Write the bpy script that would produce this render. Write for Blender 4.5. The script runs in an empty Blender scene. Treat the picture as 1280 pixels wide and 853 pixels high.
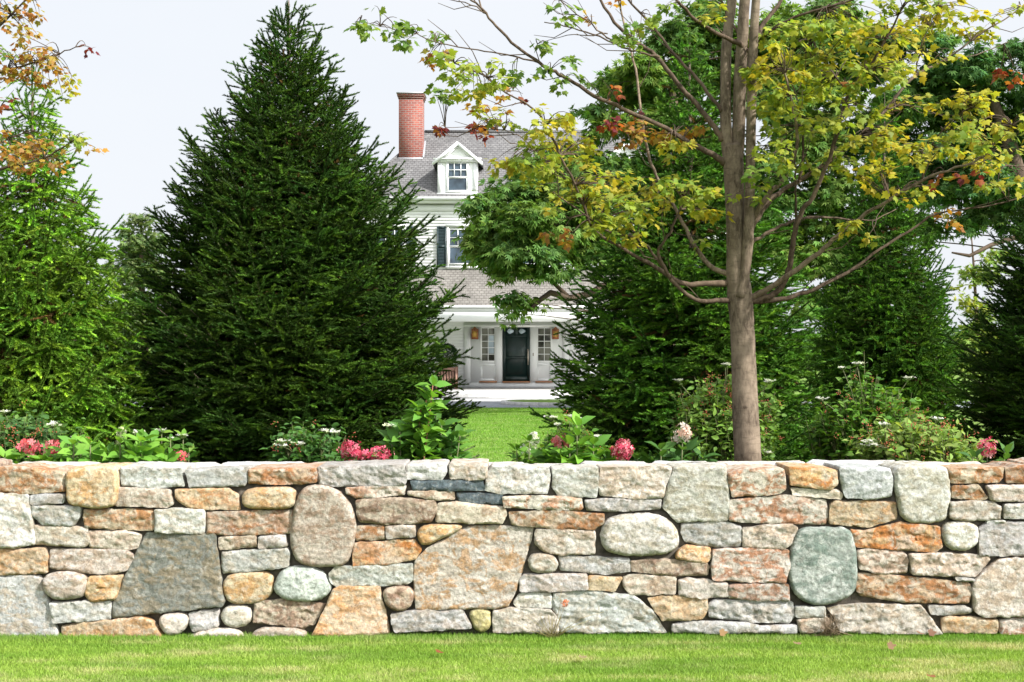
import bpy, math, random
import numpy as np
from mathutils import Vector, noise, geometry

# ---------------------------------------------------------------- camera, sky, sun, exposure
FPX, CX, CY, EYE = 1720.0, 640.0, 426.5, 1.72
scene = bpy.context.scene
col = scene.collection
cam_d = bpy.data.cameras.new('camera'); cam = bpy.data.objects.new('camera', cam_d); col.objects.link(cam)
cam.location = (0, 0, EYE); cam.rotation_euler = (math.radians(90), 0, 0)
cam_d.sensor_width = 36.0; cam_d.lens = FPX/1280*36; cam_d.clip_start = 0.1; cam_d.clip_end = 6000
scene.camera = cam

SUN = Vector((0.68, -0.43, 0.66)).normalized()
world = bpy.data.worlds.new('World'); scene.world = world; world.use_nodes = True
wn, wl = world.node_tree.nodes, world.node_tree.links
wn.clear()
wo = wn.new('ShaderNodeOutputWorld'); bg = wn.new('ShaderNodeBackground'); sky = wn.new('ShaderNodeTexSky')
sky.sky_type = 'NISHITA'; sky.sun_disc = False
sky.sun_elevation = math.asin(SUN.z); sky.sun_rotation = math.atan2(SUN.x, SUN.y)
sky.air_density = 1.0; sky.dust_density = 4.0; sky.ozone_density = 1.0
# thin bright overcast veil over the blue: pale cloud layer mixed into the sky texture
wtc = wn.new('ShaderNodeTexCoord'); wmp = wn.new('ShaderNodeMapping'); wmp.inputs['Scale'].default_value = (1.5, 1.5, 4)
wnz = wn.new('ShaderNodeTexNoise'); wnz.inputs['Scale'].default_value = 1.6; wnz.inputs['Detail'].default_value = 4
wrp = wn.new('ShaderNodeMapRange'); wrp.inputs[1].default_value = .3; wrp.inputs[2].default_value = .7
wrp.inputs[3].default_value = .90; wrp.inputs[4].default_value = .99
wmx = wn.new('ShaderNodeMix'); wmx.data_type = 'RGBA'
wmx.inputs[7].default_value = (4.2, 4.36, 4.6, 1)
wl.new(wtc.outputs['Generated'], wmp.inputs[0]); wl.new(wmp.outputs[0], wnz.inputs['Vector'])
wl.new(wnz.outputs[0], wrp.inputs[0]); wl.new(wrp.outputs[0], wmx.inputs[0])
wl.new(sky.outputs[0], wmx.inputs[6])
# the haze glows more around the sun than on the far side of the sky
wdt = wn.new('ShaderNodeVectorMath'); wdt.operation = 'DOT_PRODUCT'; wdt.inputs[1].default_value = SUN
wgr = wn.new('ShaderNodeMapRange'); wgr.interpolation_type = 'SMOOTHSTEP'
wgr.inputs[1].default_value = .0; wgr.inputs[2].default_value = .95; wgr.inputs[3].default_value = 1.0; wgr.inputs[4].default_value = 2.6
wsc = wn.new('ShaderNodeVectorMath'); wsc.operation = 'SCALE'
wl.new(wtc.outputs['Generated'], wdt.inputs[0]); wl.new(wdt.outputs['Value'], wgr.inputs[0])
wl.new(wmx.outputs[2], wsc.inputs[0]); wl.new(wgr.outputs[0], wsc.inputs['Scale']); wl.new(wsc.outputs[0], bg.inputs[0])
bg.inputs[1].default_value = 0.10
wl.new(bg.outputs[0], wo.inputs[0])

sun_d = bpy.data.lights.new('sun', 'SUN'); sun_d.energy = 3.9; sun_d.angle = math.radians(1.2); sun_d.color = (1.0, 0.98, 0.95)
sun = bpy.data.objects.new('sun', sun_d); col.objects.link(sun)
sun.rotation_euler = SUN.to_track_quat('Z', 'Y').to_euler(); sun.location = (20, -20, 30)
vs = scene.view_settings
vs.view_transform = 'Standard'; vs.look = 'None'; vs.gamma = 1.0; vs.use_curve_mapping = False
vs.exposure = 1.12
scene.render.engine = 'CYCLES'
cy = scene.cycles
cy.max_bounces = 6; cy.diffuse_bounces = 3; cy.glossy_bounces = 2; cy.transmission_bounces = 4; cy.transparent_max_bounces = 4
cy.use_denoising = True
try: cy.denoiser = 'OPENIMAGEDENOISE'
except Exception: pass
cy.caustics_reflective = False; cy.caustics_refractive = False

# ---------------------------------------------------------------- helpers
def P(px, py, Y):
    return Vector(((px-CX)/FPX*Y, Y, EYE-(py-CY)/FPX*Y))

def ground_z(y):
    t = min(1, max(0, (y-9.5)/11)); t = t*t*(3-2*t)
    return -0.25*t

def nrm(a):
    a = np.asarray(a, float); return a/np.maximum(np.linalg.norm(a, axis=-1, keepdims=True), 1e-9)

def origin(o):
    v = Vector((0, 0, 0))
    while o is not None: v += o.location; o = o.parent
    return v

class MB:
    """collects triangles; build() links them as ONE mesh object"""
    def __init__(s): s.V = []; s.F = []; s.C = []; s.n = 0
    def add(s, V, F, C=(1, 1, 1)):
        V = np.asarray(V, float).reshape(-1, 3); F = np.asarray(F, int).reshape(-1, 3)
        C = np.asarray(C, float)
        if C.ndim == 1: C = np.tile(C, (len(V), 1))
        s.V.append(V); s.F.append(F+s.n); s.C.append(C); s.n += len(V)
        return s
    def poly(s, pts, C=(1, 1, 1)):
        return s.add(pts, [(0, i, i+1) for i in range(1, len(pts)-1)], C)
    def box(s, x0, x1, y0, y1, z0, z1, C=(1, 1, 1)):
        V = [(x, y, z) for z in (z0, z1) for y in (y0, y1) for x in (x0, x1)]
        Q = [(0, 2, 3, 1), (4, 5, 7, 6), (0, 1, 5, 4), (2, 6, 7, 3), (0, 4, 6, 2), (1, 3, 7, 5)]
        return s.add(V, [t for a, b, c, d in Q for t in ((a, b, c), (a, c, d))], C)
    def prism(s, pts, axis, a, b, C=(1, 1, 1)):
        """outline pts (2-D) extruded along axis (0 x, 1 y, 2 z) from a to b"""
        n = len(pts)
        def mk(p, h):
            q = list(p); q.insert(axis, h); return q
        V = [mk(p, a) for p in pts]+[mk(p, b) for p in pts]
        F = [(0, i+1, i) for i in range(1, n-1)]+[(n, n+i, n+i+1) for i in range(1, n-1)]
        for i in range(n):
            j = (i+1) % n; F += [(i, j, n+j), (i, n+j, n+i)]
        return s.add(V, F, C)
    def tube(s, pts, rad, n=6, C=(1, 1, 1), cap=True, wob=0.0, rng=None):
        pts = np.asarray([tuple(p) for p in pts], float); m = len(pts)
        rad = np.asarray(rad, float)
        if rad.ndim == 0: rad = np.full(m, float(rad))
        T = nrm(np.gradient(pts, axis=0))
        ref = np.array([0.31, 0.94, 0.11]) if abs(T[0][2]) > .6 else np.array([0.05, 0.1, 0.99])
        A = nrm(np.cross(T, ref)); B = np.cross(T, A)
        an = np.arange(n)*2*math.pi/n
        R = np.tile(rad[:, None], (1, n))
        if wob and rng is not None: R = R*(1+wob*rng.normal(size=(m, n)))
        V = pts[:, None, :]+R[..., None]*(np.cos(an)[None, :, None]*A[:, None, :]+np.sin(an)[None, :, None]*B[:, None, :])
        V = V.reshape(-1, 3); F = []
        for i in range(m-1):
            for k in range(n):
                a, b = i*n+k, i*n+(k+1) % n
                F += [(a, b, b+n), (a, b+n, a+n)]
        if cap:
            for base, sgn in ((0, 1), ((m-1)*n, -1)):
                for k in range(1, n-1):
                    F.append((base, base+k+1, base+k) if sgn > 0 else (base, base+k, base+k+1))
        return s.add(V, F, C)
    def lathe(s, cx, cy_, prof, n=16, C=(1, 1, 1)):
        V = [(cx+r*math.cos(2*math.pi*k/n), cy_+r*math.sin(2*math.pi*k/n), z) for r, z in prof for k in range(n)]
        F = []
        for i in range(len(prof)-1):
            for k in range(n):
                a, b = i*n+k, i*n+(k+1) % n
                F += [(a, b, b+n), (a, b+n, a+n)]
        return s.add(V, F, C)
    def scatter(s, TV, TF, pos, X, Yv, Z, scale, colr):
        """copies of one small template shape, one local frame each"""
        pos = np.asarray(pos, float); n = len(pos)
        if n == 0: return s
        TV = np.asarray(TV, float); TF = np.asarray(TF, int); k = len(TV)
        sc = np.asarray(scale, float)
        sc = np.full((n, 3), float(sc)) if sc.ndim == 0 else (np.tile(sc[:, None], (1, 3)) if sc.ndim == 1 else sc)
        W = pos[:, None, :]
        for i, M in enumerate((X, Yv, Z)):
            W = W+TV[None, :, i, None]*sc[:, None, i, None]*np.asarray(M)[:, None, :]
        F = TF[None]+(np.arange(n)*k)[:, None, None]
        colr = np.asarray(colr, float)
        if colr.ndim == 1: colr = np.tile(colr, (n, 1))
        return s.add(W.reshape(-1, 3), F.reshape(-1, 3), np.repeat(colr, k, axis=0))
    def build(s, name, mat, parent=None, smooth=False, extra=None):
        V = np.concatenate(s.V); F = np.concatenate(s.F); C = np.concatenate(s.C)
        if parent is not None: V = V-np.array(origin(parent))
        me = bpy.data.meshes.new(name)
        me.vertices.add(len(V)); me.vertices.foreach_set('co', V.astype(np.float32).ravel())
        me.loops.add(len(F)*3); me.loops.foreach_set('vertex_index', F.astype(np.int32).ravel())
        me.polygons.add(len(F)); me.polygons.foreach_set('loop_start', np.arange(0, len(F)*3, 3, dtype=np.int32))
        if smooth: me.polygons.foreach_set('use_smooth', np.ones(len(F), dtype=bool))
        me.update(calc_edges=True)
        for an, A in [('col', C)]+list((extra or {}).items()):
            at = me.color_attributes.new(an, 'FLOAT_COLOR', 'POINT')
            A4 = np.ones((len(V), 4), np.float32); A4[:, :3] = A
            at.data.foreach_set('color', A4.ravel())
        me.materials.append(mat)
        o = bpy.data.objects.new(name, me); col.objects.link(o)
        if parent is not None: o.parent = parent
        return o

def tag(o, label=None, cat=None, group=None, kind=None):
    for k, v in (('label', label), ('category', cat), ('group', group), ('kind', kind)):
        if v: o[k] = v
    return o

def thing(name, label, cat, loc, group=None):
    o = bpy.data.objects.new(name, None); col.objects.link(o); o.location = loc
    o.empty_display_size = .2
    return tag(o, label, cat, group)

def copy_thing(src, loc, rz, scale, label):
    r = src.copy(); col.objects.link(r); r.location = loc; r.rotation_euler = (0, 0, rz); r.scale = scale; r['label'] = label
    for ch in list(src.children):
        c = ch.copy(); col.objects.link(c); c.parent = r
    return r

def frames(D, N, rng=None):
    """Y axis along D, Z axis near N"""
    Yv = nrm(D); X = nrm(np.cross(Yv, N)); Z = np.cross(X, Yv)
    return X, Yv, Z

# ---------------------------------------------------------------- materials
def mat(name):
    m = bpy.data.materials.new(name); m.use_nodes = True
    nt = m.node_tree; nt.nodes.clear()
    out = nt.nodes.new('ShaderNodeOutputMaterial'); b = nt.nodes.new('ShaderNodeBsdfPrincipled')
    nt.links.new(b.outputs[0], out.inputs[0])
    return m, nt, b, out

def N(nt, kind, **kw):
    n = nt.nodes.new(kind)
    for k, v in kw.items():
        if k in n.inputs: n.inputs[k].default_value = v
        else: setattr(n, k, v)
    return n

def mixc(nt, fac, a, b, blend='MIX'):
    m = nt.nodes.new('ShaderNodeMix'); m.data_type = 'RGBA'; m.blend_type = blend
    for i, v in ((0, fac), (6, a), (7, b)):
        if hasattr(v, 'links'): nt.links.new(v, m.inputs[i])
        elif i == 0: m.inputs[0].default_value = v
        else: m.inputs[i].default_value = (*v[:3], 1)
    return m.outputs[2]

def ramp(nt, src, lo, hi, a=0.0, b=1.0):
    r = nt.nodes.new('ShaderNodeMapRange'); r.inputs[1].default_value = lo; r.inputs[2].default_value = hi
    r.inputs[3].default_value = a; r.inputs[4].default_value = b
    nt.links.new(src, r.inputs[0]); return r.outputs[0]

def tex_noise(nt, vec, scale, detail=4, rough=.55, dist=0.0):
    n = N(nt, 'ShaderNodeTexNoise', Scale=scale, Detail=detail, Roughness=rough, Distortion=dist)
    if vec is not None: nt.links.new(vec, n.inputs['Vector'])
    return n.outputs[0]

def simple(name, c, rough=.6, metal=0.0, spec=.4, var=.12, scale=6.0, bump=0.0):
    m, nt, b, out = mat(name)
    tc = nt.nodes.new('ShaderNodeTexCoord')
    f = tex_noise(nt, tc.outputs['Object'], scale)
    c = np.array(c)
    nt.links.new(mixc(nt, ramp(nt, f, .3, .7), tuple(c*(1-var)), tuple(np.minimum(c*(1+var), .9))), b.inputs['Base Color'])
    b.inputs['Roughness'].default_value = rough; b.inputs['Metallic'].default_value = metal
    b.inputs['Specular IOR Level'].default_value = spec
    if bump:
        bp = N(nt, 'ShaderNodeBump', Strength=.6, Distance=bump); nt.links.new(tex_noise(nt, tc.outputs['Object'], scale*6), bp.inputs['Height'])
        nt.links.new(bp.outputs[0], b.inputs['Normal'])
    return m

def leaf_mat(name, transl=.35, rough=.5, spec=.35, tint=(1.25, 1.15, .55)):
    m, nt, b, out = mat(name)
    a = N(nt, 'ShaderNodeAttribute', attribute_name='col')
    nt.links.new(a.outputs['Color'], b.inputs['Base Color'])
    b.inputs['Roughness'].default_value = rough; b.inputs['Specular IOR Level'].default_value = spec
    t = nt.nodes.new('ShaderNodeBsdfTranslucent')
    nt.links.new(mixc(nt, 1.0, a.outputs['Color'], tint, 'MULTIPLY'), t.inputs[0])
    mx = nt.nodes.new('ShaderNodeMixShader'); mx.inputs[0].default_value = transl
    nt.links.new(b.outputs[0], mx.inputs[1]); nt.links.new(t.outputs[0], mx.inputs[2]); nt.links.new(mx.outputs[0], out.inputs[0])
    return m

M_LEAF = leaf_mat('broad_leaf', .38, .55, .2)
M_FAR = leaf_mat('far_leaf', .42, .6, .15, (1.15, 1.15, .6))
M_MAPLE = leaf_mat('maple_leaf', .5, .55, .25, (1.2, 1.1, .6))
M_NEEDLE = leaf_mat('spruce_needle', .18, .62, .14, (1.1, 1.15, .5))
M_PETAL = leaf_mat('petal', .35, .6, .2, (1, 1, 1))
M_GRASS = leaf_mat('grass_blade', .35, .6, .15, (1.1, 1.1, .5))

def bark(name, a, b_, sc=(12, 12, 4)):
    m, nt, b, out = mat(name)
    tc = nt.nodes.new('ShaderNodeTexCoord'); mp = N(nt, 'ShaderNodeMapping', Scale=sc); nt.links.new(tc.outputs['Object'], mp.inputs[0])
    f = tex_noise(nt, mp.outputs[0], 3, 8, .65, .6); g = tex_noise(nt, tc.outputs['Object'], 3.5, 3)
    c = mixc(nt, ramp(nt, f, .35, .65), a, b_)
    c = mixc(nt, ramp(nt, g, .48, .62, 0, .7), c, tuple(np.array(b_)*1.35))
    c = mixc(nt, ramp(nt, tex_noise(nt, tc.outputs['Object'], 7, 5, .6), .52, .66, 0, .6), c, a)
    # horizontal lenticel rings
    mp2 = N(nt, 'ShaderNodeMapping', Scale=(3.5, 3.5, 16)); nt.links.new(tc.outputs['Object'], mp2.inputs[0])
    h = tex_noise(nt, mp2.outputs[0], 2.2, 6, .7, 1.2)
    c = mixc(nt, ramp(nt, h, .52, .70, 0, .5), c, tuple(np.array(a)*.6))
    c = mixc(nt, 1.0, c, N(nt, 'ShaderNodeAttribute', attribute_name='col').outputs['Color'], 'MULTIPLY')
    nt.links.new(c, b.inputs['Base Color']); b.inputs['Roughness'].default_value = .85; b.inputs['Specular IOR Level'].default_value = .2
    bp = N(nt, 'ShaderNodeBump', Strength=.7, Distance=.006); nt.links.new(f, bp.inputs['Height']); nt.links.new(bp.outputs[0], b.inputs['Normal'])
    return m
M_BARK = bark('maple_bark', (.060, .042, .028), (.205, .158, .112))
M_BARKD = bark('dark_bark', (.07, .05, .035), (.17, .13, .10))
M_STEM = simple('green_stem', (.12, .13, .05)); M_STEMR = simple('red_stem', (.22, .09, .05))
# ---------------------------------------------------------------- ground
def lawn_material():
    m, nt, b, out = mat('lawn_soil_and_grass')
    tc = nt.nodes.new('ShaderNodeTexCoord'); v = tc.outputs['Object']
    f1 = tex_noise(nt, v, .9, 5); f2 = tex_noise(nt, v, 14, 6, .7)
    mp = N(nt, 'ShaderNodeMapping', Scale=(.15, 1.3, 1)); nt.links.new(v, mp.inputs[0]); f3 = tex_noise(nt, mp.outputs[0], 1.2, 3)
    c = mixc(nt, ramp(nt, f2, .3, .7), (.085, .16, .022), (.155, .25, .045))
    c = mixc(nt, ramp(nt, f1, .4, .75, 0, .5), c, (.20, .24, .06))
    c = mixc(nt, ramp(nt, f3, .45, .65, 0, .35), c, (.075, .15, .02))
    nt.links.new(c, b.inputs['Base Color']); b.inputs['Roughness'].default_value = .8; b.inputs['Specular IOR Level'].default_value = .15
    bp = N(nt, 'ShaderNodeBump', Strength=.7, Distance=.05); nt.links.new(tex_noise(nt, v, 30, 4, .7), bp.inputs['Height']); nt.links.new(bp.outputs[0], b.inputs['Normal'])
    return m
g = MB()
ys = [-300, -20, 0, 4, 8, 9.5]+[9.5+i*.7 for i in range(1, 17)]+[24, 30, 40, 60, 120, 400, 1500, 4000]
for i in range(len(ys)-1):
    a, b = ys[i], ys[i+1]; za, zb = ground_z(a), ground_z(b)
    g.add([(-2500, a, za), (2500, a, za), (2500, b, zb), (-2500, b, zb)], [(0, 1, 2), (0, 2, 3)])
tag(g.build('lawn', lawn_material(), smooth=True), kind='structure')

M_BED = simple('mulch_soil', (.055, .035, .022), .95, var=.5, scale=18, bump=.02)
g = MB(); g.box(-12, 12, 8.55, 12.6, -.2, .02)
tag(g.build('planting_bed', M_BED), kind='structure')

M_DRIVE = simple('asphalt_drive', (.155, .165, .18), .9, var=.15, scale=3, bump=.004)
M_STONEPAVE = simple('pale_paving', (.42, .41, .395), .8, var=.14, scale=2.5)
g = MB(); g.box(-40, 40, 40.6, 44.9, -.35, -.244)
tag(g.build('driveway', M_DRIVE), kind='structure')
g = MB(); g.box(-7, 9, 44.9, 47.5, -.35, -.235); tag(g.build('front_path', M_STONEPAVE), kind='structure')
g = MB(); n = 40
ring = [(1.75+1.95*math.cos(2*math.pi*k/n), 42.9+1.35*math.sin(2*math.pi*k/n)) for k in range(n)]
g.prism(ring, 2, -.3, -.15); tag(g.build('drive_island', lawn_material(), smooth=False), kind='structure')
kb = MB()
for k in range(n):
    a0, a1 = 2*math.pi*k/n, 2*math.pi*(k+1)/n
    q = [(1.75+r1*math.cos(t), 42.9+r2*math.sin(t)) for (r1, r2, t) in ((1.955, 1.355, a0), (2.1, 1.5, a0), (2.1, 1.5, a1), (1.955, 1.355, a1))]
    kb.prism(q, 2, -.3, -.14)
tag(kb.build('kerb', M_STONEPAVE), kind='structure')

# grass blades: near lawn, and a coarser layer on the lawn seen through the gap
rng = np.random.default_rng(5)
BV = [(-.5, 0, 0), (.5, 0, 0), (-.36, .5, .08), (.36, .5, .08), (0, 1, .34)]; BF = [(0, 1, 3), (0, 3, 2), (2, 3, 4)]
def blades(mb, n, x0, x1, y0, y1, L, W, seed, edge=False):
    r = np.random.default_rng(seed)
    x = r.uniform(x0, x1, n); y = r.uniform(y0, y1, n)
    z = np.array([ground_z(v) for v in y]) if y1 > 9 else np.zeros(n)
    def fld(fx, fy, sx): return np.array([noise.noise(Vector((a*fx+sx, b*fy, sx))) for a, b in zip(x, y)])
    dry = fld(1.1, 4.2, 3.1)*.75+fld(5, 9, 8.3)*.5; drk = fld(.8, 5.5, 14.0)
    lean = r.normal(0, .62, (n, 2))
    D = nrm(np.stack([lean[:, 0], lean[:, 1], np.ones(n)], 1))
    Nn = nrm(np.stack([r.normal(size=n), r.normal(size=n), np.full(n, .1)], 1))
    X, Yv, Z = frames(D, Nn)
    t = r.uniform(0, 1, (n, 1))
    C = (1-t)*np.array([.19, .31, .035])+t*np.array([.34, .46, .09])
    w = np.clip((dry-.02)*2.1+r.normal(0, .25, n), 0, .9)[:, None]
    C = C*(1-w)+w*np.array([.50, .47, .22])
    k = np.clip(drk*1.2+.1, 0, .5)[:, None]; C = C*(1-k)+k*np.array([.11, .24, .022])
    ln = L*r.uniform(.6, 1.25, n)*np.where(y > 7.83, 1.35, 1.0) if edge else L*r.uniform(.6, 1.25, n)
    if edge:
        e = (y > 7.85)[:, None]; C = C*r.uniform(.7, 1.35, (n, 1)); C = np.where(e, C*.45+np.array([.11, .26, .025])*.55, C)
    C = C*(np.array([.97, .98, 1.0]) if edge else np.array([.62, .84, .55]))
    mb.scatter(BV, BF, np.stack([x, y, z-.003], 1), X, Yv, Z, np.stack([np.full(n, W), ln, ln], 1), C)
gb = MB()
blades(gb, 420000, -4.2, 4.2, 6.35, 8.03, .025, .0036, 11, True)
blades(gb, 110000, -4.5, 4.0, 19, 40.4, .045, .012, 12)
tag(gb.build('grass', M_GRASS), 'short mown lawn grass blades with dry patches', 'grass', kind='stuff')

# ---------------------------------------------------------------- the stone wall
WY = 8.0                                        # front face distance
def stone_material():
    m, nt, b, out = mat('fieldstone')
    A1 = N(nt, 'ShaderNodeAttribute', attribute_name='col').outputs['Color']
    A2 = N(nt, 'ShaderNodeAttribute', attribute_name='second').outputs['Color']
    A3 = N(nt, 'ShaderNodeAttribute', attribute_name='rust').outputs['Color']
    tc = nt.nodes.new('ShaderNodeTexCoord'); v = tc.outputs['Object']
    f1 = tex_noise(nt, v, 6, 6, .62, .8); f2 = tex_noise(nt, v, 55, 5, .7); f3 = tex_noise(nt, v, 9, 5, .6, 1.4)
    mp = N(nt, 'ShaderNodeMapping', Scale=(5, 8, 9), Rotation=(0, .25, 0)); nt.links.new(v, mp.inputs[0]); f4 = tex_noise(nt, mp.outputs[0], 2.2, 6, .6, .5)
    f5 = tex_noise(nt, v, 21, 6, .7, .3)
    c = mixc(nt, ramp(nt, f1, .44, .58), A1, A2)
    c = mixc(nt, ramp(nt, f4, .48, .58, 0, .9), c, A3)
    c = mixc(nt, ramp(nt, f3, .54, .60, 0, .8), c, A3)
    c = mixc(nt, ramp(nt, f5, .54, .66, 0, .40), c, (.50, .475, .42))              # pale lichen and scuffs
    c = mixc(nt, ramp(nt, f5, .44, .32, 0, .5), c, (.14, .12, .10))
    f6 = tex_noise(nt, v, 4.2, 4, .55, 2.2); ab = N(nt, 'ShaderNodeMath', operation='SUBTRACT'); nt.links.new(f6, ab.inputs[0]); ab.inputs[1].default_value = .5
    a2 = N(nt, 'ShaderNodeMath', operation='ABSOLUTE'); nt.links.new(ab.outputs[0], a2.inputs[0])
    c = mixc(nt, ramp(nt, a2.outputs[0], .010, .0, 0, .5), c, (.10, .085, .07))     # thin cracks
    f7 = tex_noise(nt, v, 2.6, 3, .5, .4); c = mixc(nt, ramp(nt, f7, .50, .60, 0, .38), c, A2)
    sp = ramp(nt, f2, .3, .7, .55, 1.30)
    cc = nt.nodes.new('ShaderNodeCombineColor'); [nt.links.new(sp, cc.inputs[i]) for i in range(3)]
    c = mixc(nt, 1.0, c, cc.outputs[0], 'MULTIPLY')
    nt.links.new(c, b.inputs['Base Color']); b.inputs['Roughness'].default_value = .88; b.inputs['Specular IOR Level'].default_value = .25
    b1 = N(nt, 'ShaderNodeBump', Strength=.9, Distance=.005); nt.links.new(f2, b1.inputs['Height'])
    b2 = N(nt, 'ShaderNodeBump', Strength=.6, Distance=.008); nt.links.new(f4, b2.inputs['Height']); nt.links.new(b1.outputs[0], b2.inputs['Normal'])
    b3 = N(nt, 'ShaderNodeBump', Strength=.7, Distance=.008); nt.links.new(f5, b3.inputs['Height']); nt.links.new(b2.outputs[0], b3.inputs['Normal'])
    nt.links.new(b3.outputs[0], b.inputs['Normal'])
    return m
M_FIELD = stone_material()

PAL = {  # base, second, patches
 'gry': ((.38, .38, .37), (.50, .49, .475), (.36, .32, .27)), 'lgr': ((.49, .49, .475), (.57, .56, .54), (.43, .38, .32)),
 'rst': ((.43, .325, .22), (.46, .40, .325), (.34, .155, .06)), 'org': ((.49, .33, .17), (.50, .41, .31), (.42, .17, .045)),
 'tan': ((.50, .395, .255), (.53, .44, .32), (.46, .27, .12)), 'bei': ((.50, .455, .395), (.55, .51, .46), (.40, .32, .24)),
 'pnk': ((.465, .405, .335), (.53, .475, .405), (.34, .245, .175)), 'brn': ((.36, .28, .21), (.42, .36, .29), (.22, .14, .10)),
 'blu': ((.20, .215, .19), (.25, .26, .235), (.26, .22, .15)), 'dbl': ((.085, .115, .125), (.12, .15, .16), (.07, .09, .10)),
 'grn': ((.30, .335, .305), (.50, .52, .495), (.19, .24, .21)), 'mix': ((.52, .46, .385), (.56, .51, .445), (.47, .29, .15)), 'yel': ((.50, .44, .20), (.50, .46, .30), (.36, .33, .14)),
 'crm': ((.54, .52, .475), (.57, .555, .52), (.38, .34, .26)), 'bgr': ((.43, .445, .435), (.52, .53, .515), (.42, .36, .28)),
 'grs': ((.455, .47, .45), (.56, .57, .545), (.34, .365, .34)), 'ros': ((.48, .425, .36), (.51, .465, .41), (.35, .17, .09)),
}
S = []   # (crop number, palette, roundness, outline in that crop's pixels)
def st(c, pal, rd, *xy): S.append((c, pal, rd, [(xy[i], xy[i+1]) for i in range(0, len(xy), 2)]))
st(1,'rst',1,-25,68,60,66,232,88,236,158,120,166,40,164,-25,158)
st(1,'tan',1.6,242,70,430,62,436,140,428,212,360,219,245,205)
st(1,'gry',.8,437,66,660,72,669,140,560,147,445,138)
st(1,'gry',.8,678,78,900,68,901,110,890,138,690,145)
st(1,'rst',1,906,75,1150,72,1152,125,1100,132,904,131)
st(1,'pnk',1,430,143,622,150,631,205,615,216,427,211)
st(1,'org',.8,640,150,830,147,868,170,873,226,690,223,638,182)
st(1,'tan',2,900,146,1070,139,1078,180,1065,222,890,222,876,180)
st(1,'lgr',1.4,-25,165,105,170,125,290,128,350,60,364,-25,362)
st(1,'gry',.8,112,172,180,165,236,170,234,201,115,206)
st(1,'gry',1.3,116,209,296,213,290,255,265,286,150,280,118,240)
st(1,'bei',1.2,125,281,320,290,327,340,310,361,128,353)
st(1,'rst',1,303,223,555,222,566,265,560,301,310,291)
st(1,'pnk',1.1,324,302,480,302,515,318,500,365,460,375,324,363)
st(1,'lgr',1,568,222,745,222,751,260,745,310,568,306)
st(1,'rst',.8,752,233,1072,226,1075,312,755,317)
st(1,'tan',1,-25,368,160,364,176,390,172,456,-25,463)
st(1,'bei',1,183,368,470,372,486,400,460,446,400,461,260,451,180,438)
st(1,'bei',2.6,152,472,200,450,290,450,324,480,315,522,290,549,190,551,163,520)
st(1,'tan',1.4,325,468,451,462,420,552,330,557,312,535)
st(1,'bgr',1,-25,465,145,464,178,560,217,690,-25,690)
st(1,'gry',1,183,561,406,556,406,622,200,635)
st(1,'tan',1,226,648,300,633,520,612,555,625,602,695,228,695)
st(1,'blu',.7,535,308,785,312,798,400,818,555,810,575,640,592,530,605,409,618,415,560,480,410)
st(1,'pnk',1,797,326,930,318,938,360,800,371)
st(1,'gry',1,943,321,1042,316,1048,355,1020,362,945,365)
st(1,'gry',1,806,377,1045,364,1056,380,1053,430,990,441,814,456)
st(1,'tan',1.6,807,477,860,453,985,450,998,490,988,545,925,568,825,563)
st(1,'bei',2.2,571,612,640,597,685,602,691,640,650,684,600,682)
st(1,'gry',1.3,690,599,800,585,796,650,705,669,694,640)
st(1,'bei',2,806,574,900,571,921,605,905,651,809,653)
st(1,'brn',1,924,561,1033,552,1185,568,1143,643,1105,658,1010,643,924,636)
st(1,'bei',1.5,655,695,760,656,860,656,902,695)
st(1,'bei',1.5,905,695,942,653,1083,654,1118,675,1112,695)
st(2,'pnk',1.8,205,135,300,138,370,190,393,260,390,330,366,425,300,433,190,426,160,380,154,310,175,190)
st(2,'gry',.9,254,68,570,58,578,100,570,136,310,141,257,136)
st(2,'ros',.9,358,143,575,137,572,172,400,181,360,166)
st(2,'brn',1.3,395,188,480,178,680,190,686,230,665,271,520,279,408,271,394,230)
st(2,'lgr',.9,578,60,722,56,725,90,705,116,580,114)
st(2,'bei',.9,733,56,872,55,870,100,855,116,735,113)
st(2,'dbl',.6,594,119,855,118,859,156,600,156)
st(2,'pnk',1,577,156,750,159,753,188,690,191,580,171)
st(2,'dbl',.6,760,163,925,167,928,205,765,199)
st(2,'pnk',1.2,690,200,760,195,935,215,945,240,925,277,684,271)
st(2,'rst',.8,395,285,495,282,498,331,396,337)
st(2,'bei',1,500,285,610,280,611,322,505,331)
st(2,'tan',1.5,617,285,700,278,786,282,770,300,650,356,621,346)
st(2,'org',.8,385,345,605,332,629,370,610,406,470,429,385,431,380,390)
st(2,'mix',1,604,415,650,368,790,290,870,283,1037,290,1032,330,978,512,945,576,900,583,612,586)
st(2,'lgr',1,295,456,320,431,600,420,603,480,580,496,330,509,304,490)
st(2,'grs',2,95,492,130,430,250,432,300,480,306,520,265,556,150,556,97,530)
st(2,'tan',.8,310,515,340,502,480,503,517,676,300,684,238,676)
st(2,'brn',2,490,508,600,500,606,550,580,591,520,593,494,550)
st(2,'gry',1,521,602,610,588,780,585,816,656,700,661,540,669,524,640)
st(2,'yel',1.6,806,586,870,583,889,610,880,668,830,668,810,625)
st(2,'bei',1,893,592,960,580,1100,588,1128,620,1128,672,893,670)
st(2,'lgr',1,864,112,885,60,1098,70,1100,110,1090,166,915,166,864,155)
st(3,'ros',.9,25,178,100,172,312,180,318,215,305,229,30,216)
st(3,'lgr',1,205,75,370,68,375,130,365,179,225,176,204,140)
st(3,'bei',1,378,68,635,65,630,110,605,183,480,183,376,173)
st(3,'crm',1,650,68,835,65,846,170,846,262,660,271,607,215,625,130)
st(3,'ros',1,845,90,905,75,1045,72,1055,150,1030,168,860,176,847,130)
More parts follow.
